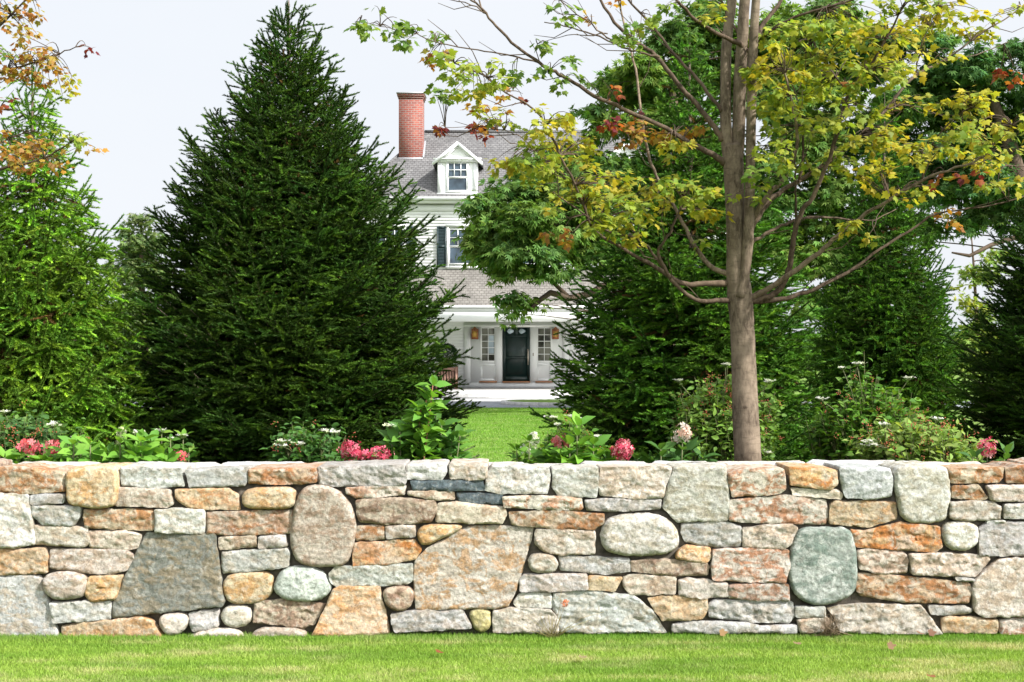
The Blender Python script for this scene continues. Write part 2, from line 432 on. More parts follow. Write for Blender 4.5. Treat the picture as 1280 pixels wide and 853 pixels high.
st(3,'gry',.9,323,190,400,183,600,187,598,223,440,231,328,227)
st(3,'rst',.9,48,232,180,227,395,239,390,276,355,297,200,293,58,280)
st(3,'bei',1.2,145,295,360,300,366,340,358,386,240,389,180,379,141,350)
st(3,'crm',2.4,384,275,440,242,580,236,650,275,669,330,655,376,580,391,440,391,379,360)
st(3,'gry',1,672,275,840,268,893,285,890,359,760,361,690,341,674,310)
st(3,'bei',1.2,898,290,1070,276,1097,290,1070,350,1045,368,898,363)
st(3,'tan',1.4,663,372,690,353,780,362,783,400,760,417,654,401)
st(3,'ros',.9,790,370,830,365,1065,371,1067,430,1050,491,785,479,779,430)
st(3,'bei',1.7,120,395,150,382,220,390,226,450,140,456,117,430)
st(3,'gry',.8,230,391,485,402,488,450,400,461,235,446)
st(3,'brn',.9,490,412,560,403,760,413,774,430,768,463,650,467,494,449)
st(3,'gry',.9,85,480,100,459,330,458,335,515,240,519,89,523)
st(3,'tan',1.2,337,465,460,471,430,521,334,515)
st(3,'pnk',1,462,472,490,459,656,470,650,531,490,536,464,500)
st(3,'bei',1,661,480,700,473,841,490,843,541,740,546,664,536)
st(3,'ros',.9,845,500,870,493,1064,495,1068,557,930,551,847,546)
st(3,'lgr',1.1,63,562,90,529,198,529,203,583,78,583)
st(3,'bgr',1,206,526,350,521,500,536,570,591,620,672,380,672,232,672,227,620,207,590)
st(3,'tan',1,552,546,600,538,766,541,769,590,750,623,605,629,575,590)
st(3,'gry',1,775,566,800,551,1080,560,1089,610,1065,639,920,633,776,616)
st(3,'gry',1.2,640,642,700,629,920,634,960,647,945,672,640,672)
st(4,'org',.8,165,68,340,78,341,125,315,151,169,136)
st(4,'bei',.8,173,146,340,151,358,168,350,187,179,173)
st(4,'grs',1.2,345,65,530,72,541,110,535,176,470,189,370,181,347,120)
st(4,'crm',1.5,545,65,735,60,754,150,735,271,580,271,555,190,547,120)
st(4,'rst',1,745,72,945,68,941,110,925,126,749,129)
st(4,'rst',1,948,70,1050,62,1050,129,955,129)
st(4,'ros',.9,-53,187,0,183,160,172,300,190,308,230,300,279,150,276,0,271,-54,266)
st(4,'tan',1,315,205,335,193,556,197,556,260,450,289,311,276)
st(4,'rst',1,757,138,850,132,886,180,870,191,754,181)
st(4,'bei',1,880,136,1050,133,1050,191,900,193)
st(4,'bei',1.2,747,195,900,193,941,215,935,261,790,266,747,255)
st(4,'lgr',1,945,205,1050,198,1050,259,944,255)
st(4,'grn',1.6,200,290,385,290,400,350,411,450,400,530,300,573,220,566,167,510,161,440,170,350)
st(4,'org',1,390,296,440,301,570,272,710,285,719,360,690,381,560,369,410,363,389,320)
st(4,'crm',1.8,720,280,760,267,840,272,853,310,845,360,770,379,721,350)
st(4,'gry',1,855,290,890,269,1050,271,1050,392,854,391)
st(4,'pnk',1.2,412,373,440,367,580,375,596,400,590,456,500,461,419,440)
st(4,'bei',1,600,385,700,381,890,391,896,405,840,469,609,461)
st(4,'rst',1.2,415,456,510,459,820,490,829,520,818,566,580,561,430,541,409,520)
st(4,'bei',1.4,834,480,930,402,1050,400,1050,612,870,613,834,590,829,540)
st(4,'gry',1.2,185,576,290,576,296,613,190,615)
st(4,'pnk',1.4,190,622,300,615,326,640,322,672,200,672)
st(4,'bei',1,300,581,420,567,640,571,670,610,720,675,350,672,325,615)
st(4,'gry',1,672,573,800,573,829,585,825,600,790,608,680,607)
st(4,'tan',1.1,720,620,740,611,921,623,919,675,724,672)
st(4,'ros',1,930,627,1050,611,1050,682,929,676)
st(4,'gry',1.2,45,648,190,642,192,672,38,672)
st(4,'gry',1,765,469,836,476,836,487,770,481)
st(4,'lgr',1,885,266,945,262,950,271,880,276)

def poly_round(pts, amt):
    out = []
    n = len(pts)
    for i in range(n):
        a, b = np.array(pts[i]), np.array(pts[(i+1) % n])
        L = np.linalg.norm(b-a); k = min(.30, amt/max(L, 1e-6))
        out += [a+(b-a)*k, a+(b-a)*(1-k)]
    return out
def resample(pts, step):
    out = []
    n = len(pts)
    for i in range(n):
        a, b = np.array(pts[i]), np.array(pts[(i+1) % n]); L = np.linalg.norm(b-a); m = max(1, int(round(L/step)))
        out += [a+(b-a)*t/m for t in range(m)]
    return np.array(out)
def inside(Pp, poly):
    x, y = Pp[:, 0], Pp[:, 1]; r = np.zeros(len(Pp), bool); n = len(poly)
    for i in range(n):
        (x1, y1), (x2, y2) = poly[i], poly[(i+1) % n]
        c = ((y1 > y) != (y2 > y)) & (x < (x2-x1)*(y-y1)/(y2-y1+1e-12)+x1); r ^= c
    return r
def bdist(Pp, poly):
    d = np.full(len(Pp), 1e9); n = len(poly)
    for i in range(n):
        a = np.array(poly[i]); b = np.array(poly[(i+1) % n]); ab = b-a; L2 = (ab**2).sum()+1e-12
        t = np.clip(((Pp-a)@ab)/L2, 0, 1); q = a+t[:, None]*ab
        d = np.minimum(d, np.sqrt(((Pp-q)**2).sum(1)))
    return d
def stone_shape(poly, rd, seed, depth, mb, pal, step=.012, top_depth=None):
    """one fieldstone: outline on the wall face (x,z metres), rough rounded front, sides running back into the wall"""
    r = random.Random(seed); rs = np.random.default_rng(seed)
    poly = [tuple(p) for p in poly]
    for k in range(2): poly = poly_round(poly, ((.006 if k == 0 else .0022)*rd if rd < 1.5 else (.009 if k == 0 else .004)*min(rd*2.2, 4.6)))
    ol = resample(poly, .013)
    ce = ol.mean(0)
    # ragged outline
    off = np.array([noise.noise(Vector((p[0]*22, p[1]*13, seed*3.7)))*(.008 if rd < 1.6 else .004)+noise.noise(Vector((p[0]*70, p[1]*48, seed)))*.0035 for p in ol])
    dv = ol-ce; ol = ol+dv/np.maximum(np.linalg.norm(dv, axis=1, keepdims=True), 1e-6)*(off[:, None]+.0030)
    lo, hi = ol.min(0), ol.max(0)
    gx, gz = np.meshgrid(np.arange(lo[0], hi[0], step), np.arange(lo[1], hi[1], step))
    G = np.stack([gx.ravel(), gz.ravel()], 1)+rs.uniform(-.003, .003, (gx.size, 2))
    G = G[inside(G, ol)]; d = bdist(G, ol); keep = d > .006; G = G[keep]
    n = len(ol)
    pts = [Vector(p) for p in ol]+[Vector(p) for p in G]
    res = geometry.delaunay_2d_cdt(pts, [], [list(range(n))], 1, 1e-7)
    V2 = np.array([tuple(p) for p in res[0]]); F = [f for f in res[2] if len(f) == 3]
    d = bdist(V2, ol)
    R = .0065*rd+.0015 if rd < 1.5 else .018*rd; size = min(hi-lo)
    R = min(R, size*.42)
    if rd < 1.5:                                                     # broken arrises: crisp in places, chipped back in others
        Rv = np.array([R*(.3+max(0, 3.0*noise.noise(Vector((p[0]*9, p[1]*9, seed*5.1))))+max(0, 1.6*noise.noise(Vector((p[0]*31, p[1]*31, seed*1.3))))) for p in V2])
        Rv = np.minimum(Rv+.001, size*.3); prof = np.where(d < Rv, Rv*np.sqrt(np.maximum(1-(1-d/Rv)**2, 0))*.5+.5*d, Rv*.5+.5*Rv)-Rv+R
    else: prof = np.where(d < R, np.sqrt(np.maximum(R*R-(R-d)**2, 0)), R)
    pro = r.uniform(.0, .022)
    tilt = (r.uniform(-.05, .05), r.uniform(-.07, .03))
    h = prof*.9+pro+(V2[:, 0]-ce[0])*tilt[0]+(V2[:, 1]-ce[1])*tilt[1]
    amp = r.uniform(.007, .013) if rd < 1.5 else .008
    if pal == 'blu' or (hi-lo).min() > .3: amp *= .55
    # low-frequency swell, bedding ledges and chipped facets
    fr = r.uniform(7, 11); an = r.uniform(-.25, .25)
    for i, p in enumerate(V2):
        q = Vector((p[0]*fr, (p[1]+an*p[0])*fr*1.7, seed*2.31))
        s1 = noise.noise(q)
        s2 = noise.fractal(q*2.6, 1.0, 2.1, 4)
        dd, _p = noise.voronoi(q*1.25)
        chip = (dd[1]-dd[0]); cp = _p[0]; cw = q*1.25+Vector((noise.noise(q*5), noise.noise(q*5+Vector((9, 0, 0))), 0))*.12-cp; hs_ = noise.noise_vector(cp*7.7)
        fac = cw.x*hs_.x+cw.y*hs_.y
        lg = abs(noise.noise(Vector((p[0]*3.5, (p[1]+an*p[0])*30, seed*1.7))))
        e = min(1, d[i]/.012)
        h[i] += e*.0022*noise.noise(Vector((p[0]*62, p[1]*62, seed*.9)))
        h[i] += e*(amp*s1+amp*.55*s2+(amp*.9*fac+amp*.25*min(chip, .5) if rd < 1.5 else amp*.35*fac)-(amp*.6*lg if rd < 1.3 else 0))
    Y = WY-h
    m = len(V2)
    V = np.stack([V2[:, 0], Y, V2[:, 1]], 1)
    # match each outline vertex, then run the sides back
    idx = []
    for p in ol: idx.append(int(np.argmin(((V2-p)**2).sum(1))))
    B = V[idx].copy(); B[:, 1] = WY+.018; B2 = V[idx].copy(); B2[:, 1] = WY+depth
    if top_depth:                                   # capping stones: uneven top surface
        zt = hi[1]; tmask = B2[:, 2] > zt-.025; B2[tmask, 2] -= r.uniform(.004, .02)
    allV = np.concatenate([V, B, B2]); FF = [tuple(f) for f in F]
    for i in range(n):
        j = (i+1) % n
        for a, b, c, e in ((idx[i], idx[j], m+j, m+i), (m+i, m+j, m+n+j, m+n+i)): FF += [(a, b, c), (a, c, e)]
    FF += [(m+n, m+n+i+1, m+n+i) for i in range(1, n-1)]
    j = rs.uniform(.70, .94); jit = np.array([1.02, 1.0, .965])*rs.uniform(.975, 1.025, 3)
    c1, c2, c3 = [np.clip(np.array(c)**1.04*j*jit, 0, .8) for c in PAL[pal]]
    mb.add(allV, FF, c1)
    return len(allV), c2, c3

WALL = thing('stone_wall', 'long dry-laid fieldstone wall of mixed grey, tan and rust stones across the lawn', 'wall', (0, WY+.25, 0))
SCL = 2.912; OFF = {1: 0, 2: 310, 3: 620, 4: 930}
SX = FPX/WY
def area(p): return abs(sum(p[i][0]*p[(i+1) % len(p)][1]-p[(i+1) % len(p)][0]*p[i][1] for i in range(len(p))))/2
stones = []
for i, (c, pal, rd, xy) in enumerate(S):
    w = [(((OFF[c]+x/SCL)-CX)/SX, EYE-((560+y/SCL)-CY)/SX) for x, y in xy]
    top = min(y for x, y in xy) < 92
    if top: w = [(x, z-(.004 if z > .93 else 0)) for x, z in w]
    stones.append((area(w), i, pal, rd, w, top))
stones.sort(key=lambda t: -t[0])
LAB = {('blu', 0): 'large flat blue-grey slab with slanting left side'}
named = {}
def first_of(pal, lab): LAB[pal] = lab
biglabels = {'blu': 'large flat blue-grey slab with a slanting left edge', 'grn': 'tall rounded grey-green boulder with pale veins',
             'yel': 'small yellow stone at the foot of the wall'}
small = MB(); se2 = []; se3 = []
def add_small(poly, rd, seed, depth, pal, top=None, step=.014):
    k, c2, c3 = stone_shape(poly, rd, seed, depth, small, pal, step, top)
    se2.append(np.tile(c2, (k, 1))); se3.append(np.tile(c3, (k, 1)))
for rank, (ar, i, pal, rd, w, top) in enumerate(stones):
    if rank < 100:
        mb = MB(); k, c2, c3 = stone_shape(w, rd, i+1, .40 if top else .22, mb, pal, .008, top)
        o = mb.build('stone', M_FIELD, WALL, True, {'second': np.tile(c2, (k, 1)), 'rust': np.tile(c3, (k, 1))})
        try: o.data.set_sharp_from_angle(angle=math.radians(50))
        except Exception: pass
        if pal in biglabels: o['label'] = biglabels[pal]
    else: add_small(w, rd, i+1, .22, pal, top)
# the wall carries on past both edges of the picture, and has stones along the back of its top
rw = random.Random(4); pals = ['gry', 'bei', 'tan', 'pnk', 'brn', 'rst', 'lgr', 'crm', 'ros']
sd = 400
for x0, x1 in ((-5.6, -3.045), (3.0, 5.6)):
    z = -.03
    for hgt in (.13, .17, .11, .20, .12, .14, .16):
        x = x0 if x0 < 0 else x0+rw.uniform(0, .02)
        while x < x1-.08:
            wd = min(rw.uniform(.16, .46), x1-x); j = lambda: rw.uniform(-.02, .02)
            if x1-x-wd < .1: wd = x1-x
            add_small([(x+.006, z+.005+j()), (x+wd-.006+j(), z+.005), (x+wd-.006, z+hgt-.004+j()), (x+.006+j(), z+hgt-.004)], 1.1, sd, .4, rw.choice(pals), None, .02)
            sd += 1; x += wd
        z += hgt
core = MB(); core.box(-5.6, 5.6, WY+.022, WY+.46, -.1, .935)
core.build('mortar_core', simple('mortar_and_earth', (.075, .062, .048), .95, var=.5, scale=25, bump=.01), WALL)
x = -5.6                                            # rear row on top: blocks of granite seen edge on
while x < 5.6:
    wd = rw.uniform(.28, .62); dz = rw.uniform(-.014, .008); y0 = WY+.36; y1 = WY+.55
    b = MB(); n0 = small.n
    nx, ny = max(4, int(wd/.035)), 7
    VV = []; FFc = []
    for a in range(nx+1):
        for c in range(ny+1):
            u, v = a/nx, c/ny
            ed = min(min(u, 1-u)*wd, min(v, 1-v)*.22); z = .975+dz-.02*max(0, 1-ed/.02)**2+.008*noise.noise(Vector(((x+u*wd)*12, v*4, 7)))
            VV.append((x+.004+u*(wd-.008), y0+v*(y1-y0)+.008*noise.noise(Vector(((x+u*wd)*14, v*3, 2))), z))
    for a in range(nx):
        for c in range(ny):
            p = a*(ny+1)+c; FFc += [(p, p+ny+1, p+ny+2), (p, p+ny+2, p+1)]
    nb = len(VV); rim = [c for c in range(ny+1)]+[a*(ny+1)+ny for a in range(1, nx+1)]+[nx*(ny+1)+c for c in range(ny-1, -1, -1)]+[a*(ny+1) for a in range(nx-1, 0, -1)]
    for p in rim: VV.append((VV[p][0], VV[p][1], .2))
    for i in range(len(rim)):
        j = (i+1) % len(rim); FFc += [(rim[i], rim[j], nb+j), (rim[i], nb+j, nb+i)]
    c1, c2, c3 = [np.array(q) for q in PAL[rw.choice(['lgr', 'crm', 'bei', 'lgr', 'pnk', 'bei'])]]
    small.add(VV, FFc, c1*.92); se2.append(np.tile(c2*.92, (len(VV), 1))); se3.append(np.tile(c3, (len(VV), 1)))
    x += wd
o = small.build('small_stones', M_FIELD, WALL, True, {'second': np.concatenate(se2), 'rust': np.concatenate(se3)})
try: o.data.set_sharp_from_angle(angle=math.radians(50))
except Exception: pass
o['kind'] = 'stuff'
# ---------------------------------------------------------------- the white house beyond the lawn
HY = 52.0
M_WHITE = simple('white_paint', (.83, .83, .82), .55, var=.03, scale=1.2)
M_CLAP = simple('white_clapboard', (.81, .81, .80), .6, var=.04, scale=.8)
M_DARKG = simple('dark_green_paint', (.008, .022, .020), .3, var=.2, spec=.5)
M_SHUT = simple('dark_shutter_paint', (.012, .028, .030), .45, var=.2)
M_COPPER = simple('copper', (.42, .17, .08), .5, .6, var=.3, scale=20)
M_THRESH = simple('oiled_wood_sill', (.45, .19, .08), .6, var=.2)
M_LEAD = simple('lead_flashing', (.34, .34, .35), .6, .2)
M_STEP = simple('granite_step', (.52, .505, .48), .85, var=.22, scale=9, bump=.01)
M_STEEL = simple('handle_steel', (.42, .36, .30), .4, .7)
M_DARKIN = simple('room_dark', (.05, .055, .06), .7, var=.4, scale=1.3)
M_WARM = simple('amber_lamp_glass', (.55, .34, .08), .25)

def glass_mat(name, c, var=.5):
    m, nt, b, out = mat(name)
    tc = nt.nodes.new('ShaderNodeTexCoord'); f = tex_noise(nt, tc.outputs['Object'], 1.6, 2)
    nt.links.new(mixc(nt, ramp(nt, f, .4, .6), tuple(np.array(c)*(1-var)), tuple(np.array(c)*(1+var))), b.inputs['Base Color'])
    b.inputs['Roughness'].default_value = .03; b.inputs['Specular IOR Level'].default_value = .5; b.inputs['IOR'].default_value = 1.45
    bp = N(nt, 'ShaderNodeBump', Strength=.25, Distance=.02); nt.links.new(tex_noise(nt, tc.outputs['Object'], 2.2, 1), bp.inputs['Height']); nt.links.new(bp.outputs[0], b.inputs['Normal'])
    return m
M_GLASS = glass_mat('window_glass', (.04, .06, .08)); M_GLASSW = glass_mat('sidelight_glass', (.12, .12, .10), .7)
M_GLASSP = glass_mat('pale_painted_glass', (.42, .50, .56), .15)  # pale base colour; on the door it stands in for reflected sky

def shingle_mat(name, a, b_, c_):
    m, nt, b, out = mat(name)
    tc = nt.nodes.new('ShaderNodeTexCoord'); sp = nt.nodes.new('ShaderNodeSeparateXYZ'); nt.links.new(tc.outputs['Object'], sp.inputs[0])
    cb = nt.nodes.new('ShaderNodeCombineXYZ'); nt.links.new(sp.outputs[0], cb.inputs[0]); nt.links.new(sp.outputs[2], cb.inputs[1])
    br = N(nt, 'ShaderNodeTexBrick', Scale=1.0); nt.links.new(cb.outputs[0], br.inputs['Vector'])
    br.inputs['Brick Width'].default_value = .17; br.inputs['Row Height'].default_value = .095; br.inputs['Mortar Size'].default_value = .012
    br.inputs['Color1'].default_value = (*a, 1); br.inputs['Color2'].default_value = (*b_, 1); br.inputs['Mortar'].default_value = (*c_, 1); br.inputs['Bias'].default_value = .1
    f = tex_noise(nt, tc.outputs['Object'], .9, 6, .65, .5); f2 = tex_noise(nt, tc.outputs['Object'], 5, 4)
    c = mixc(nt, ramp(nt, f, .42, .66, 0, .6), br.outputs[0], tuple(np.array(a)*.62))
    c = mixc(nt, ramp(nt, f2, .5, .75, 0, .5), c, tuple(np.minimum(np.array(b_)*1.35, .6)))
    nt.links.new(c, b.inputs['Base Color']); b.inputs['Roughness'].default_value = .9; b.inputs['Specular IOR Level'].default_value = .2
    bp = N(nt, 'ShaderNodeBump', Strength=.7, Distance=.02, invert=True); nt.links.new(br.outputs['Fac'], bp.inputs['Height']); nt.links.new(bp.outputs[0], b.inputs['Normal'])
    return m
M_SHING = shingle_mat('weathered_cedar_shingle', (.128, .124, .124), (.17, .165, .162), (.07, .066, .066))
M_SHINGP = shingle_mat('porch_cedar_shingle', (.165, .152, .136), (.21, .196, .175), (.10, .09, .08))
def brick_mat():
    m, nt, b, out = mat('red_brick')
    tc = nt.nodes.new('ShaderNodeTexCoord'); sp = nt.nodes.new('ShaderNodeSeparateXYZ'); nt.links.new(tc.outputs['Object'], sp.inputs[0])
    ad = N(nt, 'ShaderNodeMath', operation='ADD'); nt.links.new(sp.outputs[0], ad.inputs[0]); nt.links.new(sp.outputs[1], ad.inputs[1])
    cb = nt.nodes.new('ShaderNodeCombineXYZ'); nt.links.new(ad.outputs[0], cb.inputs[0]); nt.links.new(sp.outputs[2], cb.inputs[1])
    br = N(nt, 'ShaderNodeTexBrick', Scale=1.0); nt.links.new(cb.outputs[0], br.inputs['Vector'])
    br.inputs['Brick Width'].default_value = .22; br.inputs['Row Height'].default_value = .085; br.inputs['Mortar Size'].default_value = .012
    br.inputs['Color1'].default_value = (.25, .062, .042, 1); br.inputs['Color2'].default_value = (.165, .042, .032, 1); br.inputs['Mortar'].default_value = (.22, .17, .15, 1)
    f = tex_noise(nt, tc.outputs['Object'], 7, 4)
    c = mixc(nt, ramp(nt, f, .5, .75, 0, .4), br.outputs[0], (.30, .13, .09))
    nt.links.new(c, b.inputs['Base Color']); b.inputs['Roughness'].default_value = .9
    bp = N(nt, 'ShaderNodeBump', Strength=.6, Distance=.012, invert=True); nt.links.new(br.outputs['Fac'], bp.inputs['Height']); nt.links.new(bp.outputs[0], b.inputs['Normal'])
    return m
M_BRICK = brick_mat()

HOUSE = thing('white_house', 'white clapboard house with shingled roof, brick chimney and dark green front door', 'house', (0, HY, -.25))
hx0, hx1 = -5.75, 8.1
def clap(mb, x0, x1, z0, z1, y, step=.115):
    z = z0
    while z < z1-1e-3:
        t = min(z+step, z1)
        mb.add([(x0, y-.011, z), (x1, y-.011, z), (x1, y-.004, t), (x0, y-.004, t), (x0, y, z), (x1, y, z)], [(0, 1, 2), (0, 2, 3), (4, 5, 1), (4, 1, 0)])
        z = t
w = MB(); w.box(hx0, hx1, HY, 60, -.3, 6.95)
clap(w, hx0, hx1, 4.3, 6.62, HY); clap(w, hx0, -1.82, -.02, 2.62, HY); clap(w, 2.2, hx1, -.02, 2.62, HY)
z = -.02
wall_o = w.build('wall', M_CLAP, HOUSE)
t = MB(); t.box(hx0-.1, hx1+.1, HY-.05, HY-.022-.003, 6.62, 6.85); t.box(hx0-.02, hx0+.16, HY-.045, HY-.025, 2.6, 6.62); t.box(hx1-.16, hx1+.02, HY-.045, HY-.025, 2.6, 6.62)
t.build('frieze_board', M_WHITE, HOUSE)
# main hipped roof
ex0, ex1, eY, bY, ez, ry, rz, rx0, rx1 = -6.1, 8.5, 51.72, 60.4, 7.12, 56.0, 10.22, -3.55, 5.9
r = MB(); A, B, C_, D = (ex0, eY, ez), (ex1, eY, ez), (ex1, bY, ez), (ex0, bY, ez); R1, R2 = (rx0, ry, rz), (rx1, ry, rz)
r.poly([A, B, R2, R1]); r.poly([B, C_, R2]); r.poly([C_, D, R1, R2]); r.poly([D, A, R1]); r.poly([(ex0+.02, eY+.02, ez-.03), (ex0+.02, bY-.02, ez-.03), (ex1-.02, bY-.02, ez-.03), (ex1-.02, eY+.02, ez-.03)])
roof = r.build('roof', M_SHING, HOUSE)
rc = MB(); rc.tube([R1, R2], .09, 6); rc.tube([A, R1], .06, 5); rc.tube([B, R2], .06, 5)
rc.build('ridge_cap', M_SHING, roof)
t = MB(); t.box(ex0+.03, ex1-.03, eY+.01, eY+.14, ez-.22, ez-.035); t.box(ex0-.03, ex1+.03, eY-.11, eY+.005, ez-.10, ez+.015); t.box(ex0+.05, ex1-.05, eY+.145, HY-.03, ez-.2, ez-.16)
t.build('eave_gutter', M_WHITE, HOUSE)
# chimney
ch = MB(); cx0, cx1, cy0, cy1 = -4.46, -3.52, 54.2, 55.2
ch.box(cx0, cx1, cy0, cy1, 7.6, 11.28); ch.box(cx0-.03, cx1+.03, cy0-.03, cy1+.03, 11.283, 11.36); ch.box(cx0-.06, cx1+.06, cy0-.06, cy1+.06, 11.363, 11.46)
chim = ch.build('chimney', M_BRICK, roof)
t = MB(); t.box(cx0-.09, cx1+.09, cy0-.09, cy1+.09, 11.463, 11.51); t.build('chimney_cap', M_LEAD, roof)
t = MB(); t.box(cx0-.02, cx1+.02, cy0-.02, cy0-.003, 8.78, 8.95); t.tube([(cx1+.02, cy0-.02, 8.95), (cx1+.02, cy1, 9.72)], .05, 5); t.build('flashing', M_LEAD, roof)

def window(parent, x, y, z0, z1, wd, cols, rows_top, rows_bot, shutters=False, label=None):
    f = MB(); fr = .085
    f.box(x-wd/2-fr, x-wd/2, y-.07, y-.03, z0-fr, z1+fr); f.box(x+wd/2, x+wd/2+fr, y-.07, y-.03, z0-fr, z1+fr)
    f.box(x-wd/2-fr-.05, x+wd/2+fr+.05, y-.10, y-.03, z1+fr, z1+fr+.10)
    win = f.build('window', M_WHITE, parent)
    s = MB(); s.box(x-wd/2-fr-.04, x+wd/2+fr+.04, y-.12, y-.03, z0-fr-.05, z0-fr-.002); s.build('sill', M_WHITE, win)
    zm = (z0+z1)/2; sa = MB(); b_ = .035
    for (a, c, yy, nr) in ((z0, zm, y-.045, rows_bot), (zm, z1, y-.058, rows_top)):
        sa.box(x-wd/2, x-wd/2+b_, yy-.01, yy, a, c); sa.box(x+wd/2-b_, x+wd/2, yy-.01, yy, a, c)
        sa.box(x-wd/2+b_, x+wd/2-b_, yy-.0095, yy, a, a+b_); sa.box(x-wd/2+b_, x+wd/2-b_, yy-.0095, yy, c-b_, c)
        for i in range(1, cols if nr else 0): q = x-wd/2+wd*i/cols; sa.box(q-.013, q+.013, yy-.008, yy, a+b_, c-b_)
        for i in range(1, nr): q = a+(c-a)*i/nr; sa.box(x-wd/2+b_, x+wd/2-b_, yy-.0075, yy, q-.013, q+.013)
    sa.build('sash', M_WHITE, win)
    p = MB(); p.poly([(x-wd/2, y-.036, z0), (x+wd/2, y-.036, z0), (x+wd/2, y-.036, z1), (x-wd/2, y-.036, z1)]); p.build('pane', M_GLASS, win)
    if shutters:
        for sx in (-1, 1):
            xc = x+sx*(wd/2+fr+.20); h = MB(); a, b = xc-.17, xc+.17
            h.box(a, a+.05, y-.075, y-.035, z0-.1, z1+.1); h.box(b-.05, b, y-.075, y-.035, z0-.1, z1+.1)
            for q in (z0-.1, (z0+z1)/2-.03, z1+.03): h.box(a+.05, b-.05, y-.074, y-.036, q, q+.07)
            q = z0-.03
            while q < z1+.03:
                h.add([(a+.05, y-.07, q), (b-.05, y-.07, q), (b-.05, y-.04, q+.05), (a+.05, y-.04, q+.05)], [(0, 1, 2), (0, 2, 3)]); q += .055
            h.box(a+.05, b-.05, y-.038, y-.03, z0-.05, z1+.05)
            h.build('shutter', M_SHUT, parent)
for x in (-4.60, -1.87, .85, 3.55, 6.25): window(HOUSE, x, HY-.022, 4.62, 5.95, 1.02, 3, 2, 0, True)

# dormer, one in the picture and its twin to the right
def dormer(xc):
    yf, x0, x1, zb, ze, za = 51.98, xc-.75, xc+.75, 7.27, 8.58, 9.20
    rf = lambda y: ez+(y-eY)*(rz-ez)/(ry-eY)
    d = MB(); yb = lambda z: eY+(z-ez)*(ry-eY)/(rz-ez)
    d.poly([(x0, yf, zb), (x1, yf, zb), (x1, yf, ze), (xc, yf, za-.1), (x0, yf, ze)])
    for x in (x0, x1): d.poly([(x, yf, zb-.1), (x, yb(ze)+.05, ze), (x, yf, ze)])
    dm = d.build('dormer', M_WHITE, HOUSE)
    rr = MB(); ov = .20; sl = (za-ze)/.75
    for s in (-1, 1):
        e = (xc+s*(.75+ov), yf-.16, ze-ov*sl+.05); k = (xc, yf-.16, za+.05)
        e2 = (e[0], yb(e[2])+.25, e[2]); k2 = (xc, yb(za+.05)+.25, za+.05)
        rr.poly([e, k, k2, e2]); q = .06
        rr.poly([(e[0], e[1], e[2]-q), (k[0], k[1], k[2]-q), (k2[0], k2[1], k2[2]-q), (e2[0], e2[1], e2[2]-q)]); rr.poly([e, e2, (e2[0], e2[1], e2[2]-q), (e[0], e[1], e[2]-q)])
    rr.build('dormer_roof', M_SHING, dm)
    tr = MB()
    for s in (-1, 1):     # raking boards and the pediment moulding
        for (o1, hgt, y0, y1) in ((.21, .13, yf-.185, yf-.165), (.02, .08, yf-.10, yf-.004)):
            e = (xc+s*(.75+o1), ze-o1*sl+.045); k = (xc, za+.045); dz = 0 if o1 > .1 else -.12
            pts = [(e[0], e[1]+dz), (k[0], k[1]+dz), (k[0], k[1]+dz-hgt*1.2), (e[0]-s*.02, e[1]+dz-hgt)]
            tr.prism([(p[0], p[1]) for p in pts], 1, y0, y1)
    tr.box(x0-.10, x1+.10, yf-.12, yf-.004, ze-.10, ze+.0); tr.box(x0-.16, x1+.16, yf-.17, yf-.125, ze-.02, ze+.035)
    tr.box(x0-.005, x0+.16, yf-.035, yf-.004, zb, ze-.1); tr.box(x1-.16, x1+.005, yf-.035, yf-.004, zb, ze-.1)
    tr.box(x0-.03, x1+.03, yf-.06, yf-.037, zb-.06, zb+.04)
    tr.build('trim', M_WHITE, dm)
    window(dm, xc, yf, 7.42, 8.24, .80, 3, 2, 0) if False else None
    return dm
def dwin(dm, xc):
    y, z0, z1, wd = 51.98, 7.38, 8.46, .74
    g = MB(); g.poly([(xc-wd/2, y-.012, z0), (xc+wd/2, y-.012, z0), (xc+wd/2, y-.012, z1), (xc-wd/2, y-.012, z1)]); g.build('pane', M_GLASS, dm)
    s = MB(); zm = 7.90
    for (a, c, yy, nr) in ((z0, zm, y-.03, 0), (zm, z1, y-.045, 2)):
        s.box(xc-wd/2, xc-wd/2+.035, yy-.01, yy, a, c); s.box(xc+wd/2-.035, xc+wd/2, yy-.01, yy, a, c)
        s.box(xc-wd/2+.035, xc+wd/2-.035, yy-.009, yy, a, a+.035); s.box(xc-wd/2+.035, xc+wd/2-.035, yy-.009, yy, c-.035, c)
        if nr:
            for i in (1, 2): q = xc-wd/2+wd*i/3; s.box(q-.014, q+.014, yy-.008, yy, a+.035, c-.035)
            s.box(xc-wd/2+.035, xc+wd/2-.035, yy-.0075, yy, (a+c)/2-.014, (a+c)/2+.014)
    s.box(xc-wd/2-.05, xc-wd/2-.002, y-.05, y-.02, z0, z1); s.box(xc+wd/2+.002, xc+wd/2+.05, y-.05, y-.02, z0, z1); s.box(xc-wd/2-.07, xc+wd/2+.07, y-.075, y-.02, z0-.06, z0-.002)
    s.build('window', M_WHITE, dm)
for xc in (-2.055, 4.3):
    dm = dormer(xc); dwin(dm, xc)

